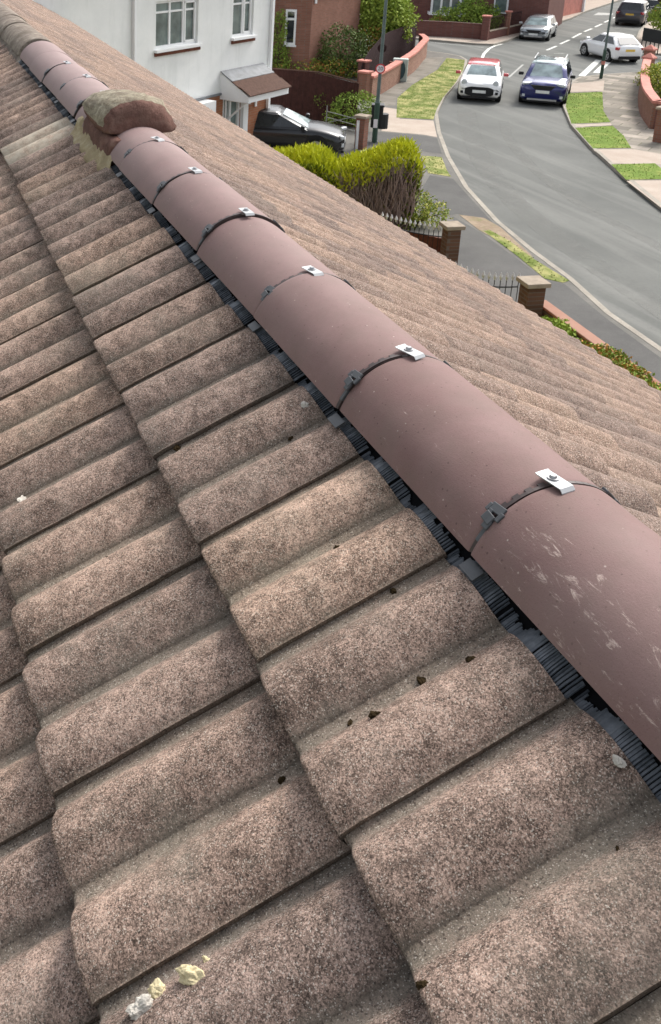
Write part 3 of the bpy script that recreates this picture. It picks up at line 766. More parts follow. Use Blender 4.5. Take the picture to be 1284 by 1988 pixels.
strip([(1152, 29), (1162, 24), (1191, 25), (1190, 29)], M['paintw'])
strip([(836, 82), (900, 88), (940, 92)], M['paintw'], .12)

# ------------------------------------------------------------------ vegetation
def leafcloud(blobs, n, size, seed, shell=.55, up=0, aspect=1.0, lowcut=None, lump_=.35):
    rr = random.Random(seed); mb = MB(); mb.c = []
    tot = sum(b[1][0]*b[1][1]*b[1][2] for b in blobs)
    for (c, r) in blobs:
        k = int(n*(r[0]*r[1]*r[2])/tot)+1
        for _ in range(k):
            d = Vector((rr.gauss(0, 1), rr.gauss(0, 1), rr.gauss(0, 1))).normalized()
            f = 1+lump_*noise.noise(d*2.2+Vector((seed, c[0], c[1])))+lump_*.6*noise.noise(d*5+Vector((seed, 1, c[1])))
            rad = (shell+(1-shell)*rr.random()**.6)*f
            p = Vector((c[0]+d.x*r[0]*rad, c[1]+d.y*r[1]*rad, c[2]+d.z*r[2]*rad))
            if lowcut is not None and p.z < lowcut: continue
            s = size*rr.uniform(.6, 1.35)
            e1 = Vector((rr.gauss(0, 1), rr.gauss(0, 1), rr.gauss(0, 1)+up)).normalized()
            if up: e1 = (e1+d*.8).normalized()
            e2 = e1.cross(Vector((rr.gauss(0, 1), rr.gauss(0, 1), rr.gauss(0, 1)))).normalized()
            a = s*aspect
            mb.add([p-e1*a*.5, p+e2*s*.3-e1*a*.05, p+e1*a*.5, p-e2*s*.3-e1*a*.05], [(0, 1, 2, 3)])
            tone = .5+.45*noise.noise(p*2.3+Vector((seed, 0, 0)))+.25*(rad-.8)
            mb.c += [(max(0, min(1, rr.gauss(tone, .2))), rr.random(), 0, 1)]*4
    return mb
def shrub(name, label, cat, base, blobs, n, size, mat, seed, trunk=None, group=None, inner=None, **kw):
    e = empty(name, base, label=label, cat=cat, group=group)
    bl = [((c[0], c[1], c[2]), r) for c, r in blobs]
    leafcloud(bl, n, size, seed, **kw).build('foliage', mat, e, False, False)
    mb = MB(); rr = random.Random(seed+1)
    for (c, r) in bl:                       # twigs and stems
        for _ in range(5):
            d = Vector((rr.gauss(0, 1), rr.gauss(0, 1), abs(rr.gauss(0, .8)))).normalized()
            q = Vector((c[0]+d.x*r[0]*.8, c[1]+d.y*r[1]*.8, c[2]+d.z*r[2]*.7))
            mb.tube([(rr.gauss(0, .05), rr.gauss(0, .05), 0), Vector((c[0], c[1], c[2]))*.6+q*.1, q], [trunk or .03, (trunk or .03)*.6, .006], 5)
    mb.build('stem' if not trunk else 'trunk', M['bark'], e)
    return e
# golden hedge on the near boundary
A_ = G(810, 372, 1.0); B_ = G(560, 300, 1.0)
hA = G(800, 430, .1); 
hp = empty('hedge', (hA.x, hA.y, .1), label='large clipped golden conifer hedge with a bare brown side, behind the railing gate', cat='hedge')
h0 = Vector((hA.x, hA.y, 0))
tr = G(812, 300, 1.95); tl = G(570, 300, 1.75); far_l = G(520, 285, 1.75)
line = [Vector((tr.x, tr.y, 0)), (Vector((tr.x, tr.y, 0))+Vector((tl.x, tl.y, 0)))/2, Vector((tl.x, tl.y, 0)), Vector((far_l.x, far_l.y, 0))]
rr = random.Random(3)
gold = MB(); gold.c = []; grn = MB(); grn.c = []; tw = MB(); dark = MB()
segs = []
for a, b in zip(line, line[1:]):
    k = max(2, int((b-a).length/.12))
    for q in range(k): segs.append(a+(b-a)*q/k)
NSEG = len(segs)
for i, p in enumerate(segs):
    u = i/NSEG
    topz = 2.10-.42*min(1, u*2.2)+.30*noise.noise(Vector((p.x*1.1, p.y*1.1, 1)))
    topz -= .45*max(0, 1-u/.10)**2; topz -= .22*math.exp(-((u-.50)/.07)**2); bare = .06 < u < .5
    wid = (.95+.22*noise.noise(Vector((p.x*1.3, 4, p.y*1.3))))*math.sqrt(min(1, (i+1.5)/9))
    t = (segs[min(i+1, NSEG-1)]-segs[max(i-1, 0)]).normalized(); nn = Vector((-t.y, t.x, 0))
    for _ in range(260):
        s_ = rr.uniform(-1, 1); ht = topz-.30*s_*s_*abs(s_)-rr.random()**2*(.26 if bare else .5)
        q = p+nn*wid*s_+t*rr.uniform(-.12, .12)
        L_ = rr.uniform(.10, .24); dirv = Vector((rr.gauss(0, .5)+nn.x*s_*.6, rr.gauss(0, .5)+nn.y*s_*.6, 1)).normalized()
        e2 = dirv.cross(Vector((rr.gauss(0, 1), rr.gauss(0, 1), 0))).normalized()*rr.uniform(.012, .03)
        b0 = Vector((q.x, q.y, ht-.05))
        gold.add([b0-e2*.4, b0+dirv*L_*.5-e2, b0+dirv*L_, b0+dirv*L_*.5+e2], [(0, 1, 2, 3)])
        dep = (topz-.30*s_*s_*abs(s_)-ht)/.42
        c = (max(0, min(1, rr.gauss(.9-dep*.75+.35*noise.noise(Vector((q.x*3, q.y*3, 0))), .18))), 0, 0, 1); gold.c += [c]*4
    for _ in range(90 if .06 < u < .5 else 300):
        s_ = rr.choice((-1, 1))*rr.uniform(.8, 1.0)
        side_bare = (nn*s_).dot(Vector((CAM.x-p.x, CAM.y-p.y, 0))) > 0 and .06 < u < .5
        z_ = rr.uniform(.15, topz-.2)
        if side_bare and z_ < topz-.22 and rr.random() > .06: continue
        q = p+nn*wid*s_+t*rr.uniform(-.1, .1)
        dirv = Vector((rr.gauss(0, .5)+nn.x*s_, rr.gauss(0, .5)+nn.y*s_, .7)).normalized()
        e2 = dirv.cross(Vector((rr.gauss(0, 1), rr.gauss(0, 1), .1))).normalized()*.03; L_ = .16
        b0 = Vector((q.x, q.y, z_)); grn.add([b0-e2*.4, b0+dirv*L_*.5-e2, b0+dirv*L_, b0+dirv*L_*.5+e2], [(0, 1, 2, 3)])
        grn.c += [(rr.random(), 0, 0, 1)]*4
    if .03 < u < .5:
        for _ in range(44):
            sg = 1 if nn.dot(Vector((CAM.x-p.x, CAM.y-p.y, 0))) > 0 else -1
            b0 = p+nn*sg*rr.uniform(.1, .6)+t*rr.uniform(-.1, .1); b0.z = rr.uniform(0.1, .9)
            e_ = b0+nn*sg*rr.uniform(.2, .5)+t*rr.gauss(0, .16)+Vector((0, 0, rr.uniform(.4, 1.1)))
            e_.z = min(e_.z, topz-.12); m_ = (b0+e_)/2+t*rr.gauss(0, .06)
            tw.tube([b0, m_, e_], [.012, .009, .004], 4, False)
rings = []
for i in range(0, NSEG, 3):
    p = segs[i]; t = (segs[min(i+1, NSEG-1)]-segs[max(i-1, 0)]).normalized(); nn = Vector((-t.y, t.x, 0)); zt = 1.55-.3*min(1, i/NSEG*2.2)
    rings.append([p+nn*.3+Vector((0, 0, .05)), p+nn*.45+Vector((0, 0, zt*.5)), p+nn*.5+Vector((0, 0, zt)), p-nn*.5+Vector((0, 0, zt)), p-nn*.45+Vector((0, 0, zt*.5)), p-nn*.3+Vector((0, 0, .05))])
dark.loft(rings)
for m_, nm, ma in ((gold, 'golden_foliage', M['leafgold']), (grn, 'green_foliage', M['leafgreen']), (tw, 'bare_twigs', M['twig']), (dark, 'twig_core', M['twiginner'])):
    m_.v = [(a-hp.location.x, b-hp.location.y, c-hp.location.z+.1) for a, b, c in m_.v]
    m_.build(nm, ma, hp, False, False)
# end face of the hedge towards the drive: twigs and green fringe already wrap the first segments
def at(u, v, h=.1): g = G(u, v, h); return (g.x, g.y, h)
shrub('variegated_shrub', 'yellow and green variegated shrub between the golden hedge and the railings', 'shrub', at(800, 436), [((0, 0, .45), (.5, .5, .45)), ((-.2, -.45, .3), (.4, .4, .35)), ((.35, .2, .65), (.4, .4, .4))], 3600, .055, M['leafvar'], 31, lump_=.3)
shrub('climber', 'leafy green climber beside the front door of the white house', 'plant', at(437, 282), [((0, 0, 1.35), (.45, .35, .6)), ((.2, -.5, 1.0), (.4, .4, .5)), ((0, 0, .5), (.5, .5, .6))], 1800, .10, M['leaflight'], 32)
shrub('round_shrub', 'dark rounded shrub standing left of its lighter twin by the brown fence', 'shrub', at(633, 232), [((0, 0, .72), (.74, .74, .62))], 4400, .06, M['leafmid'], 33, lump_=.15)
shrub('round_shrub', 'olive green rounded shrub beside the driveway pier with a white pipe', 'shrub', at(688, 246), [((0, 0, .68), (.86, .86, .60)), ((.1, .8, .35), (.35, .35, .3))], 3800, .07, M['leafmid'], 34, lump_=.15)
shrub('low_shrub', 'light green leafy shrub behind the black car', 'shrub', at(558, 216), [((0, 0, .6), (.8, .6, .5)), ((-.3, -1.0, .4), (.7, .7, .4))], 3000, .09, M['leafvar'], 35)
def FWA(f):
    a, b = G(1050, 580, .95), G(1232, 712, .95); p = a.lerp(b, f); return (p.x, p.y+.42)
shrub('evergreen_shrub', 'low bright green shrub inside the orange topped wall', 'shrub', (*(FWA(.42)), .2), [((0, 0, .52), (.42, .36, .38)), ((.25, .05, .4), (.3, .3, .33)), ((-.25, 0, .35), (.3, .3, .3))], 7000, .055, M['leaflight'], 36, lump_=.2)
shrub('russet_shrub', 'green shrub with russet orange tips at the right edge inside the wall', 'shrub', (*(FWA(.95)), .22), [((0, 0, .60), (.55, .45, .42)), ((-.5, -.02, .55), (.5, .42, .40)), ((.5, 0, .5), (.45, .4, .4)), ((-1.0, .05, .5), (.5, .4, .42))], 15000, .055, M['leafauburn'], 37, lump_=.2)
shrub('garden_bush', 'dark bush with pale stems beside the tall curved fence', 'bush', at(662, 146), [((0, 0, 1.1), (1.2, 1.2, 1.15)), ((.6, .5, .6), (.8, .8, .6)), ((-.3, -.5, .5), (.7, .7, .5))], 5200, .11, M['leafdark'], 38)
shrub('low_hedge', 'low green and russet hedge along the brick house', 'hedge', at(590, 147), [((0, 0, .4), (.8, .8, .5)), ((.3, 1.3, .4), (.8, .8, .45)), ((-.3, -1.2, .4), (.8, .8, .45)), ((.4, 2.3, .4), (.7, .7, .4)), ((-.6, -2.0, .3), (.7, .7, .45))], 5200, .10, M['leafauburn'], 39)
shrub('small_shrub', 'yellowish bush with an orange side behind the tall fence', 'bush', at(708, 118), [((0, 0, 1.1), (1.0, 1.0, .8))], 2600, .12, M['leafauburn'], 40)
def tree(name, label, base, hgt, crown, n, size, mat, seed, tr=.12):
    e = empty(name, base, label=label, cat='tree'); rr = random.Random(seed)
    leafcloud(crown, n, size, seed, .35, lump_=.4).build('crown', mat, e, False, False)
    mb = MB(); mb.tube([(0, 0, 0), (.03, .02, hgt*.3), (0, .05, hgt*.7)], [tr, tr*.8, tr*.4], 9)
    for c, r in crown:
        for _ in range(4):
            d = Vector((rr.gauss(0, 1), rr.gauss(0, 1), rr.gauss(.3, .6))).normalized()
            z0 = rr.uniform(.25, .65)*hgt; q = Vector(c)+Vector((d.x*r[0], d.y*r[1], d.z*r[2]))*.75
            mb.tube([(0, 0, z0), (Vector((0, 0, z0))+q)/2+Vector((0, 0, .1)), q], [tr*.45, tr*.25, .01], 6)
    mb.build('trunk', M['bark'], e); return e
tree('garden_tree', 'bright green bushy tree overhanging the curved red coped wall', at(740, 112), 3.4, [((0, .2, 2.4), (1.6, 1.6, 1.5)), ((.5, -.7, 1.9), (1.2, 1.2, 1.2)), ((-.2, 1.2, 2.2), (1.2, 1.2, 1.3)), ((.4, .4, 3.8), (1.4, 1.4, 1.1)), ((0, -.3, 1.3), (1.0, 1.0, .9))], 12000, .17, M['leaflight'], 41)
tree('street_tree', 'dark leaved tree hanging over the far pavement at the top right corner', at(1284, 72), 5.5, [((0, 0, 4.2), (2.0, 2.0, 1.5)), ((1.5, 1.4, 3.6), (1.3, 1.3, 1.0)), ((1.0, 2.6, 3.9), (1.2, 1.2, .8)), ((-.6, -1, 3.4), (1.3, 1.3, 1.0))], 6000, .22, M['leafdark'], 42, .16)
shrub('garden_bush', 'light green bush above the black railings at the right edge', 'bush', at(1290, 78), [((0, 0, 1.4), (1.2, 1.2, .8)), ((0, 0, .7), (.9, .9, .6))], 2600, .13, M['leaflight'], 43)
shrub('garden_bush', 'green and yellow bush inside the curved wall at the right edge', 'bush', at(1290, 196), [((0, 0, .85), (.9, .9, .8)), ((.7, .1, .8), (.7, .7, .6)), ((.9, -.6, .9), (.7, .7, .6))], 5200, .09, M['leafvar'], 44)
shrub('garden_bush', 'wide green bush behind the far garden wall beside the bay window', 'bush', at(905, 62), [((0, 0, .9), (1.3, 1.3, .9)), ((.2, -1.5, .8), (1.1, 1.1, .8)), ((.4, 1.2, .8), (.9, .9, .7)), ((.3, -.5, 1.5), (.9, .9, .6))], 6000, .14, M['leafmid'], 45)
shrub('small_shrub', 'small bush under the white bay window sill', 'bush', at(848, 60), [((0, 0, .5), (.6, .6, .5))], 1200, .10, M['leafauburn'], 46)
shrub('climber', 'ivy strip on the wall beside the corner of the white house', 'plant', at(541, 150), [((0, 0, .8), (.35, .5, .8)), ((0, .1, 2.2), (.3, .4, .8))], 1500, .1, M['leafmid'], 47)

# ------------------------------------------------------------------ white house
K = G(515, 290, .1); WA = R(-52.5); wd = Vector((math.cos(WA), math.sin(WA), 0)); wn = Vector((wd.y, -wd.x, 0))   # wn faces the viewer
if wn.dot(Vector((CAM.x-K.x, CAM.y-K.y, 0))) < 0: wn = -wn
wh = empty('white_house', (K.x, K.y, 0), WA, label='white rendered house with brick ground floor and tiled door canopy beyond the ridge', cat='house')
sg = 1 if Vector((math.cos(WA+math.pi/2), math.sin(WA+math.pi/2), 0)).dot(wn) > 0 else -1   # local +y * sg = towards viewer
def wbox(name, t0, t1, z0, z1, out0, out1, mat, par=None):
    mb = MB(); mb.box(((t0+t1)/2, sg*(out0+out1)/2, (z0+z1)/2), (t1-t0, abs(out1-out0), z1-z0)); return mb.build(name, mat, par or wh)
TL = -10.2; TP = -6.7
def wall_with_holes(t0, t1, z0, z1, holes, th, mat, name):
    ts = sorted({t0, t1, *[h[0] for h in holes], *[h[1] for h in holes]}); zs = sorted({z0, z1, *[h[2] for h in holes], *[h[3] for h in holes]})
    mb = MB()
    for a, b in zip(ts, ts[1:]):
        for c, d in zip(zs, zs[1:]):
            if any(h[0] <= a and b <= h[1] and h[2] <= c and d <= h[3] for h in holes): continue
            for y in (0, -th):
                mb.add([(a, sg*y, c), (b, sg*y, c), (b, sg*y, d), (a, sg*y, d)], [(0, 1, 2, 3)])
    for h in holes:
        mb.add([(h[0], 0, h[2]), (h[1], 0, h[2]), (h[1], 0, h[3]), (h[0], 0, h[3]), (h[0], -sg*th, h[2]), (h[1], -sg*th, h[2]), (h[1], -sg*th, h[3]), (h[0], -sg*th, h[3])], [(0, 1, 5, 4), (1, 2, 6, 5), (2, 3, 7, 6), (3, 0, 4, 7)])
    mb.add([(t0, 0, z0), (t1, 0, z0), (t1, 0, z1), (t0, 0, z1), (t0, -sg*th, z0), (t1, -sg*th, z0), (t1, -sg*th, z1), (t0, -sg*th, z1)], [(0, 1, 5, 4), (1, 2, 6, 5), (2, 3, 7, 6), (3, 0, 4, 7)])
    return mb.build(name, mat, wh)
W1 = (-5.65, -3.78, 3.74, 4.95); W2 = (-2.08, -1.0, 3.74, 4.95)
wall_with_holes(TL, 0, 2.18, 6.3, [W1, W2], .28, M['render'], 'wall')
DO = (-2.45, -1.52, .1, 2.12); GWn = (-4.9, -3.0, .75, 2.05)
wall_with_holes(TL, -.02, 0, 2.18, [DO, GWn], .27, M['brickor'], 'brick_wall')
MB().box((-.15, -sg*3.4, 3.1), (.3, 6.2, 6.2)).build('side_wall', M['render'], wh)
wbox('sill_band', TL, -2.45, 2.16, 2.22, 0, .06, M['lead'])
# pitched roof (above the frame)
MB().add([(TL-.4, sg*.4, 6.25), (.4, sg*.4, 6.25), (.4, -sg*3.2, 8.6), (TL-.4, -sg*3.2, 8.6), (.4, -sg*6.6, 6.25), (TL-.4, -sg*6.6, 6.25), (TL-.4, sg*.4, 6.15), (.4, sg*.4, 6.15), (.4, -sg*6.6, 6.15), (TL-.4, -sg*6.6, 6.15)],
         [(0, 1, 2, 3), (3, 2, 4, 5), (6, 7, 8, 9), (0, 1, 7, 6), (5, 4, 8, 9), (1, 2, 4, 8, 7), (0, 3, 5, 9, 6)]).build('roof', M['canopy'], wh)
def window(wt, lights, label=None, sillmat='timber'):
    t0, t1, z0, z1 = wt
    f = MB(); y = -.10*sg; fr_ = .065
    def bar(a, b, c, d, dep=.07): f.box(((a+b)/2, y, (c+d)/2), (b-a, dep, d-c))
    bar(t0, t1, z0, z0+fr_); bar(t0, t1, z1-fr_, z1)
    bar(t0, t0+fr_, z0+fr_, z1-fr_); bar(t1-fr_, t1, z0+fr_, z1-fr_)
    xs = [t0+fr_]
    for q in lights:
        x = t0+(t1-t0)*q; bar(x-.035, x+.035, z0+fr_, z1-fr_); xs += [x-.035, x+.035]
    xs.append(t1-fr_)
    zt = z0+(z1-z0)*.76
    for i in range(0, len(xs), 2): bar(xs[i], xs[i+1], zt-.025, zt+.025, .06)
    # the opening casements have a second, prouder frame
    for i in (len(xs)-2,):
        a, b, c, d = xs[i], xs[i+1], z0+fr_, z1-fr_
        for q in ((a, b, c, c+.05), (a, b, d-.05, d), (a, a+.05, c, d), (b-.05, b, c, d)): f.box(((q[0]+q[1])/2, y+sg*.03, (q[2]+q[3])/2), (q[1]-q[0], .05, q[3]-q[2]))
    fo = f.build('window', M['white'], wh)
    g = MB().box(((t0+t1)/2, y-sg*.01, (z0+z1)/2), (t1-t0-.02, .012, z1-z0-.02)); g.build('pane', M['glass'], fo)
    MB().box(((t0+t1)/2, -.02*sg+.035*sg, z0-.045), (t1-t0+.16, .20, .07)).build('sill', M['white'], fo)
    MB().box(((t0+t1)/2, .02*sg, z0-.13), (t1-t0+.12, .08, .095)).build('sill_course', M['timber'], fo)
    cu = MB().box(((t0+t1)/2, -.2*sg, (z0+z1)/2), (t1-t0-.1, .01, z1-z0)); 
window(W1, (.36, .68)); window(W2, (.55,))
window(GWn, (.33, .66))
wbox('downpipe', TP+.06, TP+.15, .2, 6.2, .02, .10, M['white'])
wbox('downpipe', -.10, .01, .1, 6.2, .01, .10, M['white'])
d_ = MB().box(((DO[0]+DO[1])/2, -sg*.12, 1.12), (.86, .06, 2.0)).build('door', M['glass'], wh)
fo = MB()
for q in ((DO[0], DO[0]+.09, .1, 2.12), (DO[1]-.09, DO[1], .1, 2.12), (DO[0]+.38, DO[0]+.46, .1, 2.12), (DO[0], DO[1], 2.03, 2.12)): fo.box(((q[0]+q[1])/2, -sg*.08, (q[2]+q[3])/2), (q[1]-q[0], .12, q[3]-q[2]))
fo.build('frame', M['white'], d_)
# white pillar panel beside door
wbox('door_surround', DO[1], DO[1]+.26, .1, 2.1, .005, .12, M['white'])
# bow window cover with white front left of the door
wbox('bay_fascia', -4.95, -3.35, 1.78, 2.14, .0, .38, M['white'])
for x in (-3.4, -4.0, -4.9): MB().box((x, sg*.30, 1.2), (.06, .06, 1.1)).build('bay_mullion', M['white'], wh)
# canopy
C0, C1 = -2.62, -.42; D_ = .98
mb = MB(); rt, rb = 2.86, 2.26
cn = MB().add([(C0, 0, rt-.38), (C1, 0, rt-.38), (C1, sg*D_, rb), (C0, sg*D_, rb), (C0, 0, rt-.34), (C1, 0, rt-.34), (C1, sg*D_, rb+.04), (C0, sg*D_, rb+.04)], [(0, 1, 2, 3), (4, 5, 6, 7), (0, 4, 7, 3), (1, 5, 6, 2), (0, 1, 5, 4), (3, 2, 6, 7)])
cn = MB()
cz0, cz1 = 2.04, 2.22
cn.add([(C0, 0, cz0), (C1, 0, cz0), (C1, sg*D_, cz0), (C0, sg*D_, cz0), (C0, 0, rt-.06), (C1, 0, rt-.06), (C1, sg*D_, cz1), (C0, sg*D_, cz1)], [(0, 1, 2, 3), (4, 5, 6, 7), (0, 4, 7, 3), (1, 5, 6, 2), (0, 1, 5, 4), (3, 2, 6, 7)])
co_ = cn.build('canopy', M['white'], wh)
def crow(f0, f1, lift, nm, mat):
    m_ = MB()
    p = lambda x, f, l: (x, sg*(D_+.05)*f, (rt-.03)+(cz1+.02-(rt-.03))*f+l)
    m_.add([p(C0-.03, f0, lift), p(C1+.03, f0, lift), p(C1+.03, f1, lift), p(C0-.03, f1, lift), p(C0-.03, f0, lift-.03), p(C1+.03, f0, lift-.03), p(C1+.03, f1, lift-.03), p(C0-.03, f1, lift-.03)], [(0, 1, 2, 3), (4, 5, 6, 7), (0, 4, 7, 3), (1, 5, 6, 2), (0, 1, 5, 4), (3, 2, 6, 7)])
    return m_.build(nm, mat, co_)
crow(.02, .42, .030, 'lead_flashing', M['lead']); crow(.38, .72, .012, 'tile_course', M['canopy']); crow(.66, 1.03, .040, 'tile_course', M['canopy'])
mb = MB(); mb.tube([(C0+.25, sg*.04, 1.35), (C0+.25, sg*(D_-.2), 2.03)], .03, 6); mb.tube([(C0+.25, sg*.05, 1.2), (C0+.25, sg*.05, 2.05)], .03, 6); mb.tube([(C0+.25, sg*.05, 2.0), (C0+.25, sg*(D_-.1), 2.0)], .03, 6); mb.build('bracket', M['white'], co_)
mb = MB().box((-.72, sg*.03, 1.78), (.09, .04, .42)); mb.build('wall_lamp', M['white'], wh)

# ------------------------------------------------------------------ brick house behind
BC = G(598, 150, .1)
bh = empty('brick_house', (BC.x, BC.y, 0), label='red brick house with one narrow white window behind the brown fence', cat='house')
dl = Vector((.42, .91, 0)).normalized(); dr = Vector((.70, -.71, 0)).normalized()
p0 = Vector((0, 0, 0)); pl = dl*5; pr = dr*6.2; pb = pl+dr*6.2
BH = 3.75
MB().prism([p0.xy[:], pl.xy[:], pb.xy[:], pr.xy[:]], 0, BH).build('wall', M['brick'], bh)
q0 = -(dl+dr)*.15
MB().prism([(q0).xy[:], (pl+dl*.15-dr*.15).xy[:], (pb+(dl+dr)*.15).xy[:], (pr+dr*.15-dl*.15).xy[:]], BH, BH+.14).build('roof_edge', M['lead'], bh)
def plane_hit(u, v, o, d):
    n = Vector((-d.y, d.x, 0)); r = ray(u, v); t = (o-CAM).dot(n)/r.dot(n); return CAM+r*t
w1 = plane_hit(552, 86, BC, dl); w2 = plane_hit(577, 18, BC, dl)
tt = [(w-BC).dot(dl) for w in (w1, w2)]; ta, tb = min(tt), max(tt)
zb, zt = w1.z, w2.z
fo = MB(); nrm = Vector((-dl.y, dl.x, 0)); 
if nrm.dot(CAM-BC) < 0: nrm = -nrm
ang = math.atan2(dl.y, dl.x)
def fb(mb, a, b, c, d, o0, th): mb.box(dl*((a+b)/2)+nrm*o0+Vector((0, 0, (c+d)/2)), (b-a, th, d-c), ang)
for q in ((ta, tb, zb, zb+.1), (ta, tb, zt-.09, zt), (ta, ta+.09, zb+.1, zt-.09), (tb-.09, tb, zb+.1, zt-.09), (ta+.09, tb-.09, zb+(zt-zb)*.7, zb+(zt-zb)*.7+.1)): fb(fo, *q, .03, .08)
wo = fo.build('window', M['white'], bh); g = MB(); fb(g, ta+.05, tb-.05, zb+.05, zt-.05, .012, .02); g.build('pane', M['carglass'], wo)
s_ = MB(); fb(s_, ta-.05, tb+.05, zb-.07, zb-.003, .08, .14); s_.build('sill', M['white'], wo)
lm = MB().box((dr*.25+Vector((0, 0, 3.4))-Vector((dr.y, -dr.x, 0))*(-.06)), (.08, .1, .16)); lm.build('alarm_box', M['white'], bh)

# ------------------------------------------------------------------ fences and walls
def ribbon(name, label, cat, pts, th, z0, z1, mat, cap=None, caph=.06, capw=.1, capname='coping'):
    e = empty(name, (pts[0][0], pts[0][1], z0), label=label, cat=cat)
    loc = [(p[0]-pts[0][0], p[1]-pts[0][1]) for p in pts]
    MB().wall(loc, th, 0, z1-z0).build('wall' if cat == 'wall' else 'panel', mat, e)
    if cap: bevel(MB().wall(loc, th+capw, z1-z0+.001, z1-z0+caph).build(capname, cap, e), .015)
    return e
def smoothpts(pts, n=6):
    out = []
    for i in range(len(pts)-1):
        p0_, p1, p2, p3 = [Vector(pts[max(0, min(len(pts)-1, j))][:2]) for j in (i-1, i, i+1, i+2)]
        for k in range(n):
            t = k/n; out.append((.5*((2*p1)+(p2-p0_)*t+(2*p0_-5*p1+4*p2-p3)*t*t+(3*p1-p0_-3*p2+p3)*t**3))[:])
    out.append(tuple(pts[-1][:2])); return out
def boards(e, pts, ztop, mat, z0=0, wd_=.10, th=.02, off=.012):
    mb = MB(); P_ = [Vector((p[0], p[1], 0)) for p in pts]; L = [0]
    for a, b in zip(P_, P_[1:]): L.append(L[-1]+(b-a).length)
    s = 0; i = 0; k = 0; rr = random.Random(4)
    while s < L[-1]:
        while i < len(L)-2 and L[i+1] < s: i += 1
        f = (s-L[i])/max(1e-6, L[i+1]-L[i]); p = P_[i].lerp(P_[i+1], f); t = P_[i+1]-P_[i]
        zt_ = ztop(s/L[-1]); mb.box((p.x, p.y, (z0+zt_)/2), (wd_*.96, th+(k % 2)*off, zt_-z0), math.atan2(t.y, t.x)); s += wd_; k += 1
    return mb.build('boards', mat, e)
# brown stained fence between the houses
fa = G(520, 133, 1.85); fb_ = G(620, 141, 1.85); fc = G(696, 165, 1.55)
pts = smoothpts([(fa.x, fa.y), (fb_.x, fb_.y), (fc.x, fc.y)])
e = empty('garden_fence', (*pts[0], .1), label='dark brown stained board fence behind the black car and round shrubs', cat='fence')
loc = [(p[0]-pts[0][0], p[1]-pts[0][1]) for p in pts]
boards(e, loc, lambda u: 1.75-.25*max(0, u-.5)*2, M['fence'])
rg = [];
mb = MB()
for i, (a, b) in enumerate(zip(loc, loc[1:])):
    zz = lambda u: 1.75-.25*max(0, u-.5)*2+.02
    u0, u1 = i/(len(loc)-1), (i+1)/(len(loc)-1)
    mb.tube([(a[0], a[1], zz(u0)), (b[0], b[1], zz(u1))], .032, 4)
mb.build('top_rail', M['canopy'], e)
# curved brick wall with red coping
wp = smoothpts([G(716, 192, .1).xy, G(745, 176, .1).xy, G(772, 158, .1).xy, G(800, 138, .1).xy, G(817, 118, .1).xy, G(824, 108, .1).xy, G(815, 99, .1).xy])
ribbon('garden_wall', 'curved brick wall with thick red coping round the street corner', 'wall', wp, .22, .1, .92, M['brickpale'], M['coping'], .11, .10)
def pier(label, x, y, w_, h, mat, capm, rz=0, pyramid=False, group=None):
    e = empty('gate_pier', (x, y, .1), rz, label=label, cat='pier', group=group)
    MB().box((0, 0, h/2), (w_, w_, h)).build('shaft', mat, e)
    c = MB()
    if pyramid:
        a = w_/2+.06; c.box((0, 0, h+.035), (2*a, 2*a, .068)); c.loft([[(-a, -a, h+.07), (a, -a, h+.07), (a, a, h+.07), (-a, a, h+.07)], [(-.03, -.03, h+.26), (.03, -.03, h+.26), (.03, .03, h+.26), (-.03, .03, h+.26)]])
    else: c.box((0, 0, h+.04), (w_+.12, w_+.12, .078))
    bevel(c.build('cap', capm, e), .01); return e
g = G(706, 192, .1); pier('square brick pier with red cap at the start of the curved wall', g.x, g.y, .36, 1.05, M['brick'], M['coping'], .6)
g = G(704, 162, .1); pier('shorter red capped pier behind the first one, in front of the tall fence', g.x, g.y, .36, .95, M['brickdk'], M['coping'], .6)
# tall curved fence behind it
fp = smoothpts([G(700, 165, .1).xy, G(722, 148, .1).xy, G(752, 128, .1).xy, G(785, 112, .1).xy, G(803, 98, .1).xy, G(806, 84, .1).xy])
e = empty('garden_fence', (*fp[0], .1), label='tall dark panel fence with a curved rising top behind the red coped wall', cat='fence')
loc = [(p[0]-fp[0][0], p[1]-fp[0][1]) for p in fp]
boards(e, loc, lambda u: .85+.8*min(1, u*3.2)**.6, M['fencedk'])
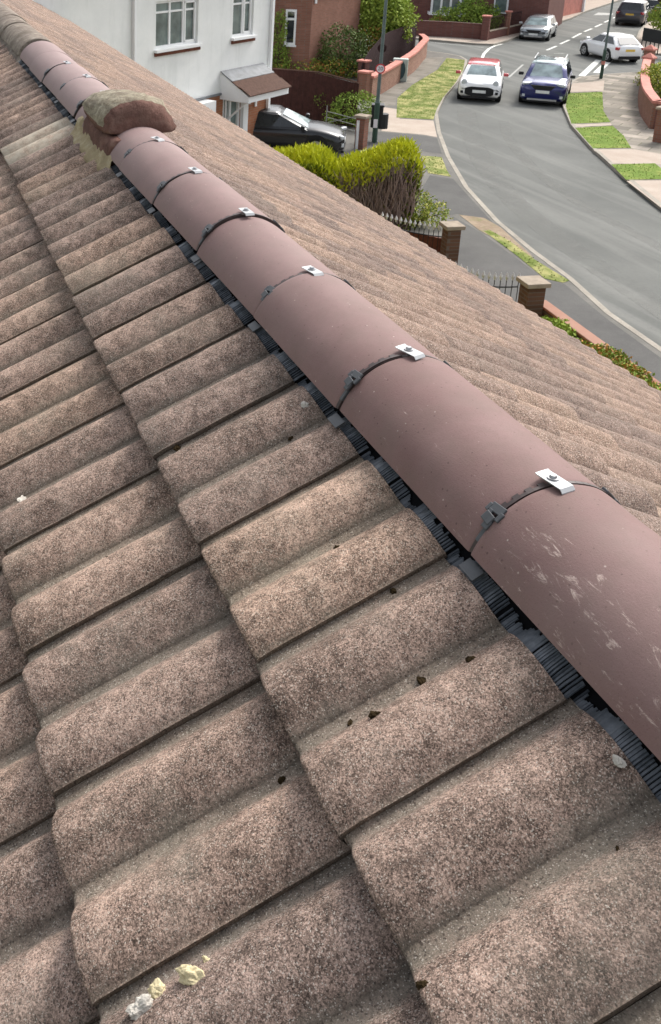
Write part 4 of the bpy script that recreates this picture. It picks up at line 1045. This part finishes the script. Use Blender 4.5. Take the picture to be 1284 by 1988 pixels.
# front wall of our house with orange coping
c1 = G(1050, 580, .95); c2 = G(1232, 712, .95); dv = (c2-c1).normalized()
wpt = [c1.xy[:], (c2+dv*9).xy[:]]
ribbon('front_wall', 'low brown brick wall with orange brick coping along our pavement', 'wall', wpt, .22, .1, .88, M['brickbr'], M['copingor'], .05, .0)
g = G(1037, 543, 1.40); pier('brown brick pier with flat stone cap at the end of the orange topped wall', g.x, g.y, .31, 1.22, M['brickbr'], M['stonecap'], math.atan2(dv.y, dv.x))
g2 = G(879, 434, 1.5); pier('brown brick pier with flat stone cap between the two railing gates', g2.x, g2.y, .27, 1.32, M['brickbr'], M['stonecap'], math.atan2(dv.y, dv.x))
def railing(label, pa, pb, h0, h1, nb, sag=0, backing=None, second=False, post=None):
    e = empty('railing_gate', (pa.x, pa.y, .1), label=label, cat='gate'); d = Vector((pb.x-pa.x, pb.y-pa.y, 0))
    tops = []
    for i in range(nb):
        u = i/(nb-1); h = h0+(h1-h0)*u-sag*math.sin(math.pi*u)
        p = d*u; tops.append((p, h))
        mb = MB(); mb.tube([(p.x, p.y, .04), (p.x, p.y, h)], .008, 6)
        b_ = mb.build('bar', M['iron'], e)
        c = MB(); c.tube([(p.x, p.y, h), (p.x, p.y, h+.03), (p.x, p.y, h+.06), (p.x, p.y, h+.14)], [.014, .018, .036, .004], 6); c.build('spear_tip', M['tip'], b_)
    for k in (0, 1):
        mb = MB()
        for (a, ha), (b, hb) in zip(tops, tops[1:]):
            za, zb2 = (ha-.13, hb-.13) if k == 0 else (.12, .12)
            mb.tube([(a.x, a.y, za), (b.x, b.y, zb2)], .014, 6)
        mb.build('rail', M['iron'], e)
    if second:
        mb = MB(); m2 = MB()
        for i in range(nb*2//3, nb):
            p, h = tops[i]; q = p+d*(.5/(nb-1))
            mb.tube([(q.x, q.y, .04), (q.x, q.y, .62)], .008, 6); m2.tube([(q.x, q.y, .62), (q.x, q.y, .65), (q.x, q.y, .675), (q.x, q.y, .74)], [.012, .014, .028, .002], 6)
        mb.build('short_bars', M['iron'], e); m2.build('short_spear_tips', M['tip'], e)
    if post is not None:
        p = d*post; MB().box((p.x, p.y, .68), (.05, .05, 1.36)).build('post', M['iron'], e)
    return e
ga = G(873, 520, 1.20); gb = G(1008, 541, 1.20)
railing('black iron railing gate with silver spear tips next to the orange topped wall', ga, gb, 1.13, 1.08, 13, .10)
gc = G(742, 425, 1.30); gd = G(872, 447, 1.32)
railing('black spear topped gate in front of brown timber boards beside the golden hedge', gc, gd, 1.22, 1.20, 15, .04, second=True, post=1.0)
e = empty('timber_gate', (gc.x, gc.y, .1), label='red brown vertical board gate behind the spear topped railings', cat='gate')
off = Vector((-.02, .10, 0)); d = Vector((gd.x-gc.x, gd.y-gc.y, 0)); n_ = Vector((-d.y, d.x, 0)).normalized()*-.10
if n_.dot(Vector((CAM.x-gc.x, CAM.y-gc.y, 0))) > 0: n_ = -n_
l0 = [n_.xy[:], (n_+d).xy[:]]; boards(e, l0, lambda u: 1.0, M['timber'], .05, .09, .018, .02)
# pier with a white pipe by the black car's drive, galvanised tube gate
g = G(700, 288, .1); pier('narrow brick pier with a white pipe on it at the mouth of the drive', g.x, g.y, .30, 1.0, M['brick'], M['stonecap'], WA)
gp_ = G(692, 289, .1); e = tag(MB().tube([(0, 0, 0), (0, 0, .92)], .05, 8).build('white_post', M['white']), 'white pipe post standing against the narrow brick pier', 'post'); e.location = (gp_.x, gp_.y, .1)
pa, pb = G(690, 275, .1), G(632, 262, .1)
e = empty('tube_gate', (pa.x, pa.y, .1), label='open galvanised tube gate beside the narrow brick pier', cat='gate'); d = pb-pa
mb = MB()
for h in (.35, .55, .75): mb.tube([(0, 0, h), (d.x, d.y, h+.06)], .012, 6)
mb.tube([(0, 0, .2), (0, 0, .9)], .018, 6); mb.tube([(d.x, d.y, .3), (d.x, d.y, 1.0)], .018, 6); mb.tube([(0, 0, .85), (d.x, d.y, .42)], .014, 6)
mb.build('frame', M['galv'], e)
# street cabinet
g = G(775, 157, .1); e = empty('street_cabinet', (g.x, g.y, .1), R(-30), label='green utility cabinet with pale frame against the curved wall', cat='cabinet')
bevel(MB().box((0, 0, .5), (.34, .66, 1.0)).build('casing', M['cabf'], e), .03)
mb = MB(); ring = [(-.175, .24*math.cos(a), .52+.42*math.sin(a)) for a in [k*math.pi/10 for k in range(20)]]; ring2 = [(-.20, y, z) for _, y, z in ring]; mb.loft([ring, ring2]); mb.build('door', M['cab'], e)
bevel(MB().box((.03, .42, .42), (.25, .14, .84)).build('side_box', M['timber'], e), .01)
# lamp posts
def lamp(label, u, v, h, mat, thick, hgt=7.5):
    g = G(u, v, .1); e = empty('lamp_post', (g.x, g.y, .1), label=label, cat='lamp post')
    mb = MB(); mb.tube([(0, 0, 0), (0, 0, 1.3)], thick, 12); mb.build('base', M['poledk'], e)
    MB().tube([(0, 0, 1.3), (0, 0, 1.4), (0, 0, hgt)], [thick, thick*.68, thick*.5], 12).build('shaft', mat, e)
    MB().tube([(0, 0, hgt), (0, 0, hgt+.2), (-.5, -.5, hgt+.45)], .03, 8).build('bracket', mat, e)
    b = MB().box((-.7, -.7, hgt+.45), (.5, .22, .12), R(45)).build('lantern', M['lead'], e); bevel(b, .03)
    return e, g
e, g = lamp('grey green street lamp post carrying a round speed sign and a black litter bin', 727, 276, .1, M['polegrn'], .085)
sgn = empty('speed_sign', (g.x, g.y, 0), label='round red ringed 20 speed limit sign on the lamp post', cat='sign')
zs = 3.0
v1 = (G(745, 132, 2.0)-g); 
def tz(u, v):    # height on the post axis seen at image height v
    lo_, hi_ = 0, 8
    for _ in range(40):
        m_ = (lo_+hi_)/2; d = Vector((g.x, g.y, m_))-CAM; vv = PY-FPX*d.dot(UP)/d.dot(FW)
        if vv > v: lo_ = m_
        else: hi_ = m_
    return lo_
zs = tz(0, 132)
fx = Vector((CAM.x-g.x, CAM.y-g.y, 0)).normalized(); az = math.atan2(fx.y, fx.x)
sgn.rotation_euler = (0, 0, az)
def disc(r, x0, x1, m_, nm, par):
    rg = [[(x, r*math.cos(k*2*math.pi/32), zs+r*math.sin(k*2*math.pi/32)) for k in range(32)] for x in (x0, x1)]
    return MB().loft(rg).build(nm, m_, par)
disc(.155, .095, .105, M['signr'], 'red_ring', sgn); disc(.118, .1052, .108, M['signw'], 'white_face', sgn)
tc = bpy.data.curves.new('numerals', 'FONT'); tc.body = '20'; tc.size = .17; tc.extrude = .002; tc.align_x = 'CENTER'; tc.align_y = 'CENTER'
to = bpy.data.objects.new('numerals', tc); COL.objects.link(to); bpy.context.view_layer.update()
dg = bpy.context.evaluated_depsgraph_get(); me = bpy.data.meshes.new_from_object(to.evaluated_get(dg)); me.materials.clear(); me.materials.append(M['signb'])
bpy.data.objects.remove(to); to = link(bpy.data.objects.new('numerals', me), sgn); to.location = (.111, 0, zs); to.rotation_euler = (R(90), 0, R(90))
disc2 = MB(); rg = [[(x, .14*math.cos(k*2*math.pi/20), zs+.62+.14*math.sin(k*2*math.pi/20)) for k in range(20)] for x in (-.09, -.10)]; disc2.loft(rg).build('rear_sign', M['fencedk'], sgn)
bn = empty('litter_bin', (g.x, g.y, 0), az, label='black litter bin strapped to the lamp post with a white notice', cat='bin')
zb1, zb0 = tz(0, 205), tz(0, 246)
bevel(MB().box((-.24, .02, (zb0+zb1)/2-.05), (.36, .38, zb1-zb0)).build('body', M['bin'], bn), .04)
bevel(MB().box((-.24, .02, zb1-.02), (.42, .42, .08)).build('hood', M['bin'], bn), .02)
MB().tube([(-.26, .20, zb0-.08), (-.26, .20, zb0+.4)], .19, 12).build('lower_bucket', M['bin'], bn)
MB().box((.09, -.01, (tz(0, 231)+tz(0, 246))/2), (.02, .13, .28)).build('notice', M['signw'], bn)
e2, g = lamp('thin grey lamp post with a green base at the side road junction', 1167, 152, .1, M['polegrn'], .075, 8)
e2.name = 'lamp_post'
MB().tube([(0, 0, tz(0, 129)), (0, 0, tz(0, 122))], .085, 12).build('pink_band', M['coping'], e2)

# right-hand garden wall, piers
wp = smoothpts([G(1252, 152, .1).xy, G(1247, 172, .1).xy, G(1245, 195, .1).xy, G(1250, 222, .1).xy, G(1268, 250, .1).xy])
ribbon('garden_wall', 'curved red brick wall with pink coping at the right edge', 'wall', wp, .24, .1, 1.0, M['brick'], M['coping'], .11, .10)
a = Vector(wp[-1]); b = G(1340, 246, .1).xy
ribbon('garden_wall', 'short straight return of the pink coped wall at the right edge', 'wall', [a[:], b[:]], .24, .1, 1.0, M['brickdk'], M['coping'], .11, .10)
g = G(1254, 156, .1); pier('red pier with pyramid cap at the near side of the right garden gate', g.x, g.y, .40, 1.0, M['brick'], M['coping'], .5, True)
g = G(1256, 137, .1); pier('red pier with pyramid cap at the far side of the right garden gate', g.x, g.y, .40, 1.0, M['brick'], M['coping'], .5, True)
g = G(1283, 275, .1); pier('brick pier with pale cap cut by the right edge of the picture', g.x, g.y, .40, 1.1, M['brick'], M['stonecap'], .5)
# black railing far right
a = G(1244, 99, .1); b = G(1310, 113, .1); d = b-a
e = empty('railing_fence', (a.x, a.y, .1), label='black solid topped railings on the far corner at the right edge', cat='fence')
mb = MB(); mb.box((d.x/2, d.y/2, .95), (d.length, .06, .7), math.atan2(d.y, d.x)); mb.build('panel', M['bin'], e)
mb = MB()
for k in range(9): p = d*k/8; mb.tube([(p.x, p.y, 0), (p.x, p.y, 1.3)], .03, 6)
mb.build('posts', M['bin'], e)

# ------------------------------------------------------------------ far houses
HB = G(855, 52, .1)
fh = empty('bay_house', (HB.x, HB.y, 0), label='far red brick house with a white bay window across the side road', cat='house')
dF = (G(930, 56, .1)-G(815, 48, .1)).normalized(); an = math.atan2(dF.y, dF.x)
fh.rotation_euler = (0, 0, an)
bk = 1 if Vector((-dF.y, dF.x, 0)).dot(HB-CAM) > 0 else -1
MB().box((1.0, bk*4.6, 3), (11, 8, 6)).build('wall', M['brickdk'], fh)
mb = MB(); mb.prism([(-1.0, bk*.7), (-.7, -bk*.1), (1.2, -bk*.1), (1.6, bk*.7)], 0, .85); bw = mb.build('bay_window', M['brickdk'], fh)
mb = MB(); mb.prism([(-1.1, bk*.7), (-.78, -bk*.2), (1.28, -bk*.2), (1.7, bk*.7)], .85, 1.02); mb.build('sill', M['white'], bw)
mb = MB(); mb.prism([(-.95, bk*.7), (-.66, -bk*.05), (1.15, -bk*.05), (1.55, bk*.7)], 1.02, 2.6); mb.build('pane', M['glass'], bw)
mb = MB()
for x in (-.66, -.05, .55, 1.15): mb.box((x, -bk*.06, 1.8), (.13, .1, 1.56))
mb.build('frame', M['white'], bw)
MB().add([(-4.8, bk*.3, 5.9), (6.8, bk*.3, 5.9), (6.8, bk*4.6, 8.5), (-4.8, bk*4.6, 8.5), (6.8, bk*8.9, 5.9), (-4.8, bk*8.9, 5.9)], [(0, 1, 2, 3), (3, 2, 4, 5), (0, 1, 4, 5), (1, 2, 4), (0, 3, 5)]).build('roof', M['canopy'], fh)
ww = MB(); ww.box((3.6, bk*.58, 1.9), (.9, .1, 1.5)); ww = ww.build('window', M['white'], fh); MB().box((3.6, bk*.52, 1.9), (.7, .06, 1.3)).build('pane', M['glass'], ww)
pw = [G(805, 68, .1).xy[:], G(872, 71, .1).xy[:], G(940, 76, .1).xy[:]]
ribbon('garden_wall', 'dark red brick garden wall in front of the bay window house', 'wall', pw, .22, .1, .95, M['brickdk'], M['brickdk'], .05, .05)
g = G(941, 77, .1); pier('plum brick corner pier of the far garden wall', g.x, g.y, .4, 1.35, M['brickdk'], M['coping'], .8)
pw2 = [G(946, 76, .1).xy[:], G(1008, 62, .1).xy[:]]
ribbon('garden_wall', 'low brick wall carrying railings behind the silver car', 'wall', pw2, .22, .1, .55, M['brickdk'], M['stonecap'], .05, .05)
a = Vector((*pw2[0], .66)); b = Vector((*pw2[1], .66)); d = b-a
e = empty('railing_fence', a, label='dark railings on the low wall behind the silver car', cat='fence'); mb = MB()
for k in range(26): p = d*k/25; mb.tube([(p.x, p.y, 0), (p.x, p.y, .75)], .018, 5)
mb.tube([(0, 0, .7), d+Vector((0, 0, .7))], .025, 5); mb.build('bars', M['fencedk'], e)
g = G(983, 68, .1); pier('red painted gate post in the far railings', g.x, g.y, .28, 1.4, M['brick'], M['coping'], .8)
# timber fence then garages along the far left pavement
a = G(955, 48, .1); b = G(1012, 40, .1)
e = empty('garden_fence', (a.x, a.y, .1), label='brown timber fence with a pale top rail behind the far railings', cat='fence'); d = b-a
boards(e, [(0, 0), (d.x, d.y)], lambda u: 1.9, M['timber']); mb = MB(); mb.tube([(0, 0, 1.95), (d.x, d.y, 1.95)], .05, 4); mb.build('top_rail', M['stonecap'], e)
def block(name, label, cat, u0, v0, u1, v1, h, mat, depth=4):
    a = G(u0, v0, .1); b = G(u1, v1, .1); d = (b-a); n_ = Vector((-d.y, d.x, 0)).normalized()
    if n_.dot(a-CAM) < 0: n_ = -n_
    e = empty(name, (a.x, a.y, 0), label=label, cat=cat)
    MB().prism([(0, 0), (d.x, d.y), (d.x+n_.x*depth, d.y+n_.y*depth), (n_.x*depth, n_.y*depth)], 0, h).build('wall', mat, e)
    return e, d, n_
e, d, n_ = block('garage', 'pale red brick garage front with white post beyond the silver car', 'garage', 1015, 60, 1062, 40, 3.2, M['brickpale'])
for f in (.35, .72): p = d*f-n_*.03; MB().box((p.x, p.y, 1.2), (1.6, .05, 2.2), math.atan2(d.y, d.x)).build('garage_door', M['timber'], e)
p = d*1.0-n_*.08; MB().box((p.x, p.y, 1.6), (.35, .2, 3.1), math.atan2(d.y, d.x)).build('white_post', M['white'], e)
e, d, n_ = block('boundary_wall', 'tall bright red boundary wall along the far left pavement', 'wall', 1065, 38, 1130, 22, 2.3, M['coping'], .3)
p = d*.18-n_*.03; MB().box((p.x, p.y, 1.1), (2.6, .06, 2.2), math.atan2(d.y, d.x)).build('dark_gate', M['timber'], e)
p = d*1.0; MB().box((p.x, p.y, 1.3), (.3, .3, 2.6), math.atan2(d.y, d.x)).build('white_pillar', M['white'], e)
block('terrace', 'long brick terrace closing the view beyond the far junction', 'house', 1000, 20, 1160, -14, 6, M['brick'], 6)

# ------------------------------------------------------------------ cars
def paint(name, c, metal=.3):
    m = plain(name, c, .25, .6, metal, var=.03, sc=1); m.node_tree.nodes['Principled BSDF'].inputs['Coat Weight'].default_value = .7; m.node_tree.nodes['Principled BSDF'].inputs['Coat Roughness'].default_value = .05; return m
M['pwhite'] = paint('white_car_paint', (.87, .87, .87), 0); M['pblue'] = paint('blue_car_paint', (.008, .013, .12)); M['psilver'] = paint('silver_car_paint', (.42, .45, .47), .5)
M['pblack'] = paint('black_car_paint', (.012, .013, .015), .0); M['pgrey'] = paint('dark_grey_car_paint', (.07, .07, .085), .4); M['pred'] = paint('red_car_paint', (.52, .07, .08), .1)
M['trim'] = plain('black_trim', (.015, .015, .016), .6, .3); M['pblack'].node_tree.nodes['Principled BSDF'].inputs['Coat Weight'].default_value = .12; M['tyre'] = plain('tyre_rubber', (.018, .018, .018), .85, .2); M['rim'] = plain('alloy_rim', (.42, .43, .44), .35, .6, .7)
M['lamp'] = plain('headlamp_lens', (.55, .58, .60), .12, .8, var=.1); M['tail'] = plain('tail_lamp', (.38, .02, .03), .2, .6); M['plw'] = plain('white_plate', (.75, .76, .74), .4, .4); M['ply'] = plain('yellow_plate', (.75, .50, .08), .4, .4)
def car(name, label, pos, head, L, W, H, pm, roofm, style, hood=.62, cabf=.30, cabr=-.42, rooff=.05, roofr=-.36, belt=.60, plates=('plw', 'ply'), mirror=None, rails=False, rimr=.21, grille='low', noseh=.47):
    """x forwards, y left. fractions of length for the cabin, of height for the belt line"""
    e = empty(name, pos, head, label=label, cat='car')
    hw = W/2; zb = belt*H; zl = .19
    def top(x):   # lower body top line, x in -.5 .. .5
        if x > cabf:
            u = (x-cabf)/(.5-cabf); return zb+(.02-u*.02)*H-(zb-noseh*H)*u**1.7
        if x < cabr:
            u = (cabr-x)/(.5+cabr+1e-6); return zb+.03*H-.05*H*u*u
        return zb+.02*H
    rings = []
    N = 34
    for i in range(N+1):
        x = -.5+i/N
        ex = min(1, (0.5-abs(x))/.085); q = math.sqrt(max(0, 1-(1-ex)**2)) if ex < 1 else 1
        w_ = hw*(.80+.20*q)*(1-.03*max(0, x))
        zt = top(x); zlo = zl+(.13*(1-q))
        if ex < .3: zt -= (.3-ex)*.16*H
        xx = x*L
        rings.append([(xx, -w_*.86, zlo), (xx, -w_*.97, zlo+.10), (xx, -w_, zlo+.24), (xx, -w_*.995, zt-.20), (xx, -w_*.965, zt-.09), (xx, -w_*.90, zt-.025), (xx, -w_*.6, zt+.012), (xx, 0, zt+.025),
                      (xx, w_*.6, zt+.012), (xx, w_*.90, zt-.025), (xx, w_*.965, zt-.09), (xx, w_*.995, zt-.20), (xx, w_, zlo+.24), (xx, w_*.97, zlo+.10), (xx, w_*.86, zlo)])
    body = MB().loft(rings).build('body', pm, e); smart(body, 50)
    # cabin
    F0, R0 = cabf*L, cabr*L; F1, R1 = rooff*L, roofr*L; zt = H-.045
    bw, tw_ = hw*.93, hw*.70
    def sec(f):  # f 0 belt .. 1 roof edge
        return F0+(F1-F0)*f, R0+(R1-R0)*f, bw+(tw_-bw)*f, zb-.02+(zt-.05-zb+.02)*f
    def ringz(f, ins=0):
        xf, xr, w2, z = sec(f); c = .10
        return [(xf-ins, -w2*.80, z), (xf-c-ins, -w2, z), ((xf+xr)/2, -w2-.01, z), (xr+c+ins, -w2, z), (xr+ins, -w2*.82, z), (xr+ins, w2*.82, z), (xr+c+ins, w2, z), ((xf+xr)/2, w2+.01, z), (xf-c-ins, w2, z), (xf-ins, w2*.80, z)]
    rg = [ringz(0), ringz(.5), ringz(.93)]
    cb = MB().loft(rg).build('pillars', pm, e); smart(cb, 40)
    xf, xr, w2, z = sec(.93); xm = (xf+xr)/2
    rr_ = [[(p[0], p[1]*1.012, p[2]) for p in ringz(.86)], [(p[0], p[1]*1.012, p[2]) for p in ringz(.93)]]
    for f, dz in ((.97, .035), (.85, .062), (.5, .085)):
        rr_.append([(xm+(p[0]-xm)*f, p[1]*f, p[2]+dz-.01) for p in ringz(.93)])
    ro = MB().loft(rr_).build('roof', roofm, e); smart(ro, 60)
    def quad(nm, pts, mat, off):
        n = (Vector(pts[1])-Vector(pts[0])).cross(Vector(pts[2])-Vector(pts[0])).normalized()
        c = sum((Vector(p) for p in pts), Vector())/len(pts)
        if n.dot(c-Vector((xm, 0, zb-.2))) < 0: n = -n
        a = [Vector(p)+n*off for p in pts]; b = [Vector(p)-n*.01 for p in pts]
        return MB().loft([a, b]).build(nm, mat, e)
    def S_(f, k): xf_, xr_, w_, z_ = sec(f); return xf_, xr_, w_, z_
    a, b = S_(.04, 0), S_(.84, 0)
    quad('windscreen', [(a[0]+.005, -a[2]*.78, a[3]), (a[0]+.005, a[2]*.78, a[3]), (b[0]+.005, b[2]*.78, b[3]), (b[0]+.005, -b[2]*.78, b[3])], M['screen'], .012)
    quad('rear_window', [(a[1], -a[2]*.78, a[3]+.06), (a[1], a[2]*.78, a[3]+.06), (b[1], b[2]*.78, b[3]), (b[1], -b[2]*.78, b[3])], M['carglass'], .012)
    for sy in (-1, 1):
        lo2, hi2 = S_(.14, 0), S_(.84, 0)
        xs_ = lambda s_, f: s_[0]-.16-(s_[0]-s_[1]-.30)*f
        for f0, f1, nm in ((0.0, .47, 'side_window'), (.51, .97, 'side_window')):
            quad(nm, [(xs_(lo2, f0), sy*(lo2[2]+.004), lo2[3]), (xs_(lo2, f1), sy*(lo2[2]+.004), lo2[3]), (xs_(hi2, f1), sy*(hi2[2]+.004), hi2[3]), (xs_(hi2, f0), sy*(hi2[2]+.004), hi2[3])], M['carglass'], .012)
    # wheels
    wr = .315 if H < 1.55 else .345
    for fx_ in (.315, -.29):
        for sy in (-1, 1):
            x = fx_*L
            arch = MB().tube([(x, sy*(hw*.80), wr+.02), (x, sy*(hw*.995+.006), wr+.02)], wr+.055, 24); arch.build('wheel_arch', M['trim'], e)
            wl = MB().tube([(x, sy*(hw-.20), wr), (x, sy*(hw-.015), wr), (x, sy*(hw+.014), wr)], [wr, wr, wr*.93], 26).build('wheel', M['tyre'], e); smart(wl, 50)
            rm = MB().tube([(x, sy*(hw+.010), wr), (x, sy*(hw+.02), wr)], [rimr, rimr*.97], 22)
            rm.build('rim', M['rim'], wl)
            ho = MB()
            for k in range(5):
                an_ = k*2*math.pi/5+.6; c = Vector((x+math.cos(an_)*rimr*.62, sy*(hw+.021), wr+math.sin(an_)*rimr*.62)); ho.tube([c, c+Vector((0, sy*.004, 0))], rimr*.22, 8)
            ho.build('spoke_gaps', M['trim'], wl)
    zf = noseh*H
    # front and rear details
    nx = L*.5
    if grille == 'low':
        ring = [(.33*W*math.copysign(min(1, abs(math.cos(a))*1.15), math.cos(a)), .40*H*.5+.16+.185*math.copysign(min(1, abs(math.sin(a))*1.2), math.sin(a))) for a in [k*math.pi/12 for k in range(24)]]
        MB().loft([[(nx-.06, y, z) for y, z in ring], [(nx+.012, y, z) for y, z in ring]]).build('grille', M['trim'], e)
        pz = .40*H*.5+.16
    else:
        MB().add([(nx-.06, -.27*W, zf-.04), (nx-.06, .27*W, zf-.04), (nx-.04, .17*W, zf-.22), (nx-.04, -.17*W, zf-.22), (nx+.01, -.27*W, zf-.05), (nx+.01, .27*W, zf-.05), (nx+.016, .17*W, zf-.22), (nx+.016, -.17*W, zf-.22)], [(0, 1, 2, 3), (4, 5, 6, 7), (0, 1, 5, 4), (1, 2, 6, 5), (2, 3, 7, 6), (3, 0, 4, 7)]).build('grille', M['trim'], e)
        MB().box((nx+.0, 0, .26), (.06, W*.62, .075)).build('skid_plate', M['rim'], e); pz = zf-.30
    MB().box((nx-.02, 0, .20), (.10, W*.80, .07)).build('bumper', M['trim'], e)
    MB().box((nx+.022, 0, pz), (.012, .52, .115)).build('number_plate', M['plw'], e)
    for sy in (-1, 1):
        if style == 'round':
            c = Vector((nx-.13, sy*hw*.72, zf+.02)); r_ = .115
            rg = [[(c.x-.05*1+dx, c.y+r_*rf*math.cos(k*math.pi/8), c.z+r_*rf*math.sin(k*math.pi/8)) for k in range(16)] for dx, rf in ((0, 1), (.13, 1), (.155, .7))]
            hl = MB().loft(rg).build('headlight', M['lamp'], e); smart(hl)
        else:
            c = Vector((nx-.10, sy*hw*.70, zf-.01)); Mx = Matrix.Rotation(sy*-.42, 3, 'Z')
            hl = MB().box(c, (.14, W*.22, .105), m=Mx).build('headlight', M['lamp'], e); bevel(hl, .03)
        fg = MB().box((nx-.04, sy*hw*.74, .40), (.08, .20, .10), m=Matrix.Rotation(sy*-.3, 3, 'Z')).build('fog_lamp', M['lamp'] if style != 'round' else M['trim'], e)
        tl = MB().box((-nx+.10, sy*hw*.80, zb-.13), (.20, .24, .15), m=Matrix.Rotation(sy*.35, 3, 'Z')).build('tail_light', M['tail'], e); bevel(tl, .03)
        mm = mirror or pm
        mi = MB().box((F0-.22, sy*(hw+.10), zb+.10), (.12, .20, .13)).build('mirror', mm, e); bevel(mi, .03)
    MB().box((-nx-.005, 0, zb-.22), (.02, .52, .115)).build('number_plate', M[plates[1]], e)
    MB().box((-nx+.02, 0, .30), (.10, W*.74, .16)).build('rear_valance', M['trim'], e)
    if rails:
        for sy in (-1, 1): MB().tube([(F1-.1, sy*tw_*.93, H+.0), (F1-.3, sy*tw_*.93, H+.04), (R1+.3, sy*tw_*.93, H+.04), (R1+.1, sy*tw_*.93, H)], .022, 6).build('roof_rail', M['rim'], e)
    return e
def centre(pl, pr, head, L):     # from the front (or rear) ground line to the middle of the car
    m_ = (pl+pr)/2; return Vector((m_.x, m_.y, .0))
def put(front_mid, head, L, back=False):
    d = Vector((math.cos(head), math.sin(head), 0)); p = Vector((front_mid.x, front_mid.y, 0)); return p - d*L/2*(1 if not back else -1)
fm = G(928, 199); hd = R(146)
car('parked_car', 'small white hatchback with pink red roof and mirrors facing the camera on the left', put(fm, hd, 3.85), hd, 3.8, 1.70, 1.43, M['pwhite'], M['pred'], 'round', cabf=.20, rooff=.04, roofr=-.43, cabr=-.47, belt=.62, mirror=M['pred'], noseh=.54)
fm = G(1050, 206); hd = R(141)
car('parked_car', 'dark blue crossover with silver roof rails facing the camera beside the right verge', put(fm, hd, 4.2), hd, 4.2, 1.80, 1.62, M['pblue'], M['screen'], 'slant', cabf=.24, rooff=.07, roofr=-.42, cabr=-.47, belt=.60, grille='high', rails=True, noseh=.54, mirror=M['trim'])
fm = G(1034, 79); hd = R(137)
car('parked_car', 'silver saloon parked by the far left kerb facing the camera', put(fm, hd, 4.1), hd, 4.1, 1.72, 1.38, M['psilver'], M['psilver'], 'slant', grille='high', noseh=.50)
a, b = G(1186, 119), G(1124, 108); hd = R(-6)
side = Vector((math.sin(hd), -math.cos(hd), 0)); mid = (a+b)/2; mid.z = 0
if side.dot(mid-CAM) < 0: side = -side
car('parked_car', 'white hatchback turning across the junction with its rear towards the camera', mid+side*.80-Vector((math.cos(hd), math.sin(hd), 0))*.05, hd, 3.65, 1.62, 1.44, M['pwhite'], M['pwhite'], 'slant', cabf=.27, rooff=.04, roofr=-.30, cabr=-.475, belt=.62, rimr=.22)
fm = (G(1199, 49)+G(1240, 52))/2; hd = R(-47)
car('parked_car', 'dark grey off-road car seen from behind on the far right of the road', put(fm, hd, 4.6, True), hd, 4.6, 1.92, 1.70, M['pgrey'], M['pgrey'], 'slant', cabr=-.47, roofr=-.42, grille='high')
# black car on the drive
rf = G(666, 266, .6); hd = R(-117)
car('parked_car', 'black saloon car parked on the drive beside the white house', Vector((rf.x, rf.y, .1))-Vector((math.cos(hd), math.sin(hd), 0))*2.15, hd, 4.4, 1.76, 1.38, M['pblack'], M['pblack'], 'slant', cabf=.27, rooff=.03, roofr=-.28, cabr=-.44, belt=.60)
g = G(1158, -8); hd = R(-47)
car('parked_car', 'bright red car far away at the top of the road', Vector((g.x, g.y, 0)), hd, 4.0, 1.75, 1.45, M['pred'], M['pred'], 'slant')
g = G(1272, 36); hd = R(-47)
car('parked_car', 'dark car half hidden under the street tree at the far right', Vector((g.x, g.y, 0.1)), hd, 4.2, 1.75, 1.45, M['pblack'], M['pblack'], 'slant')
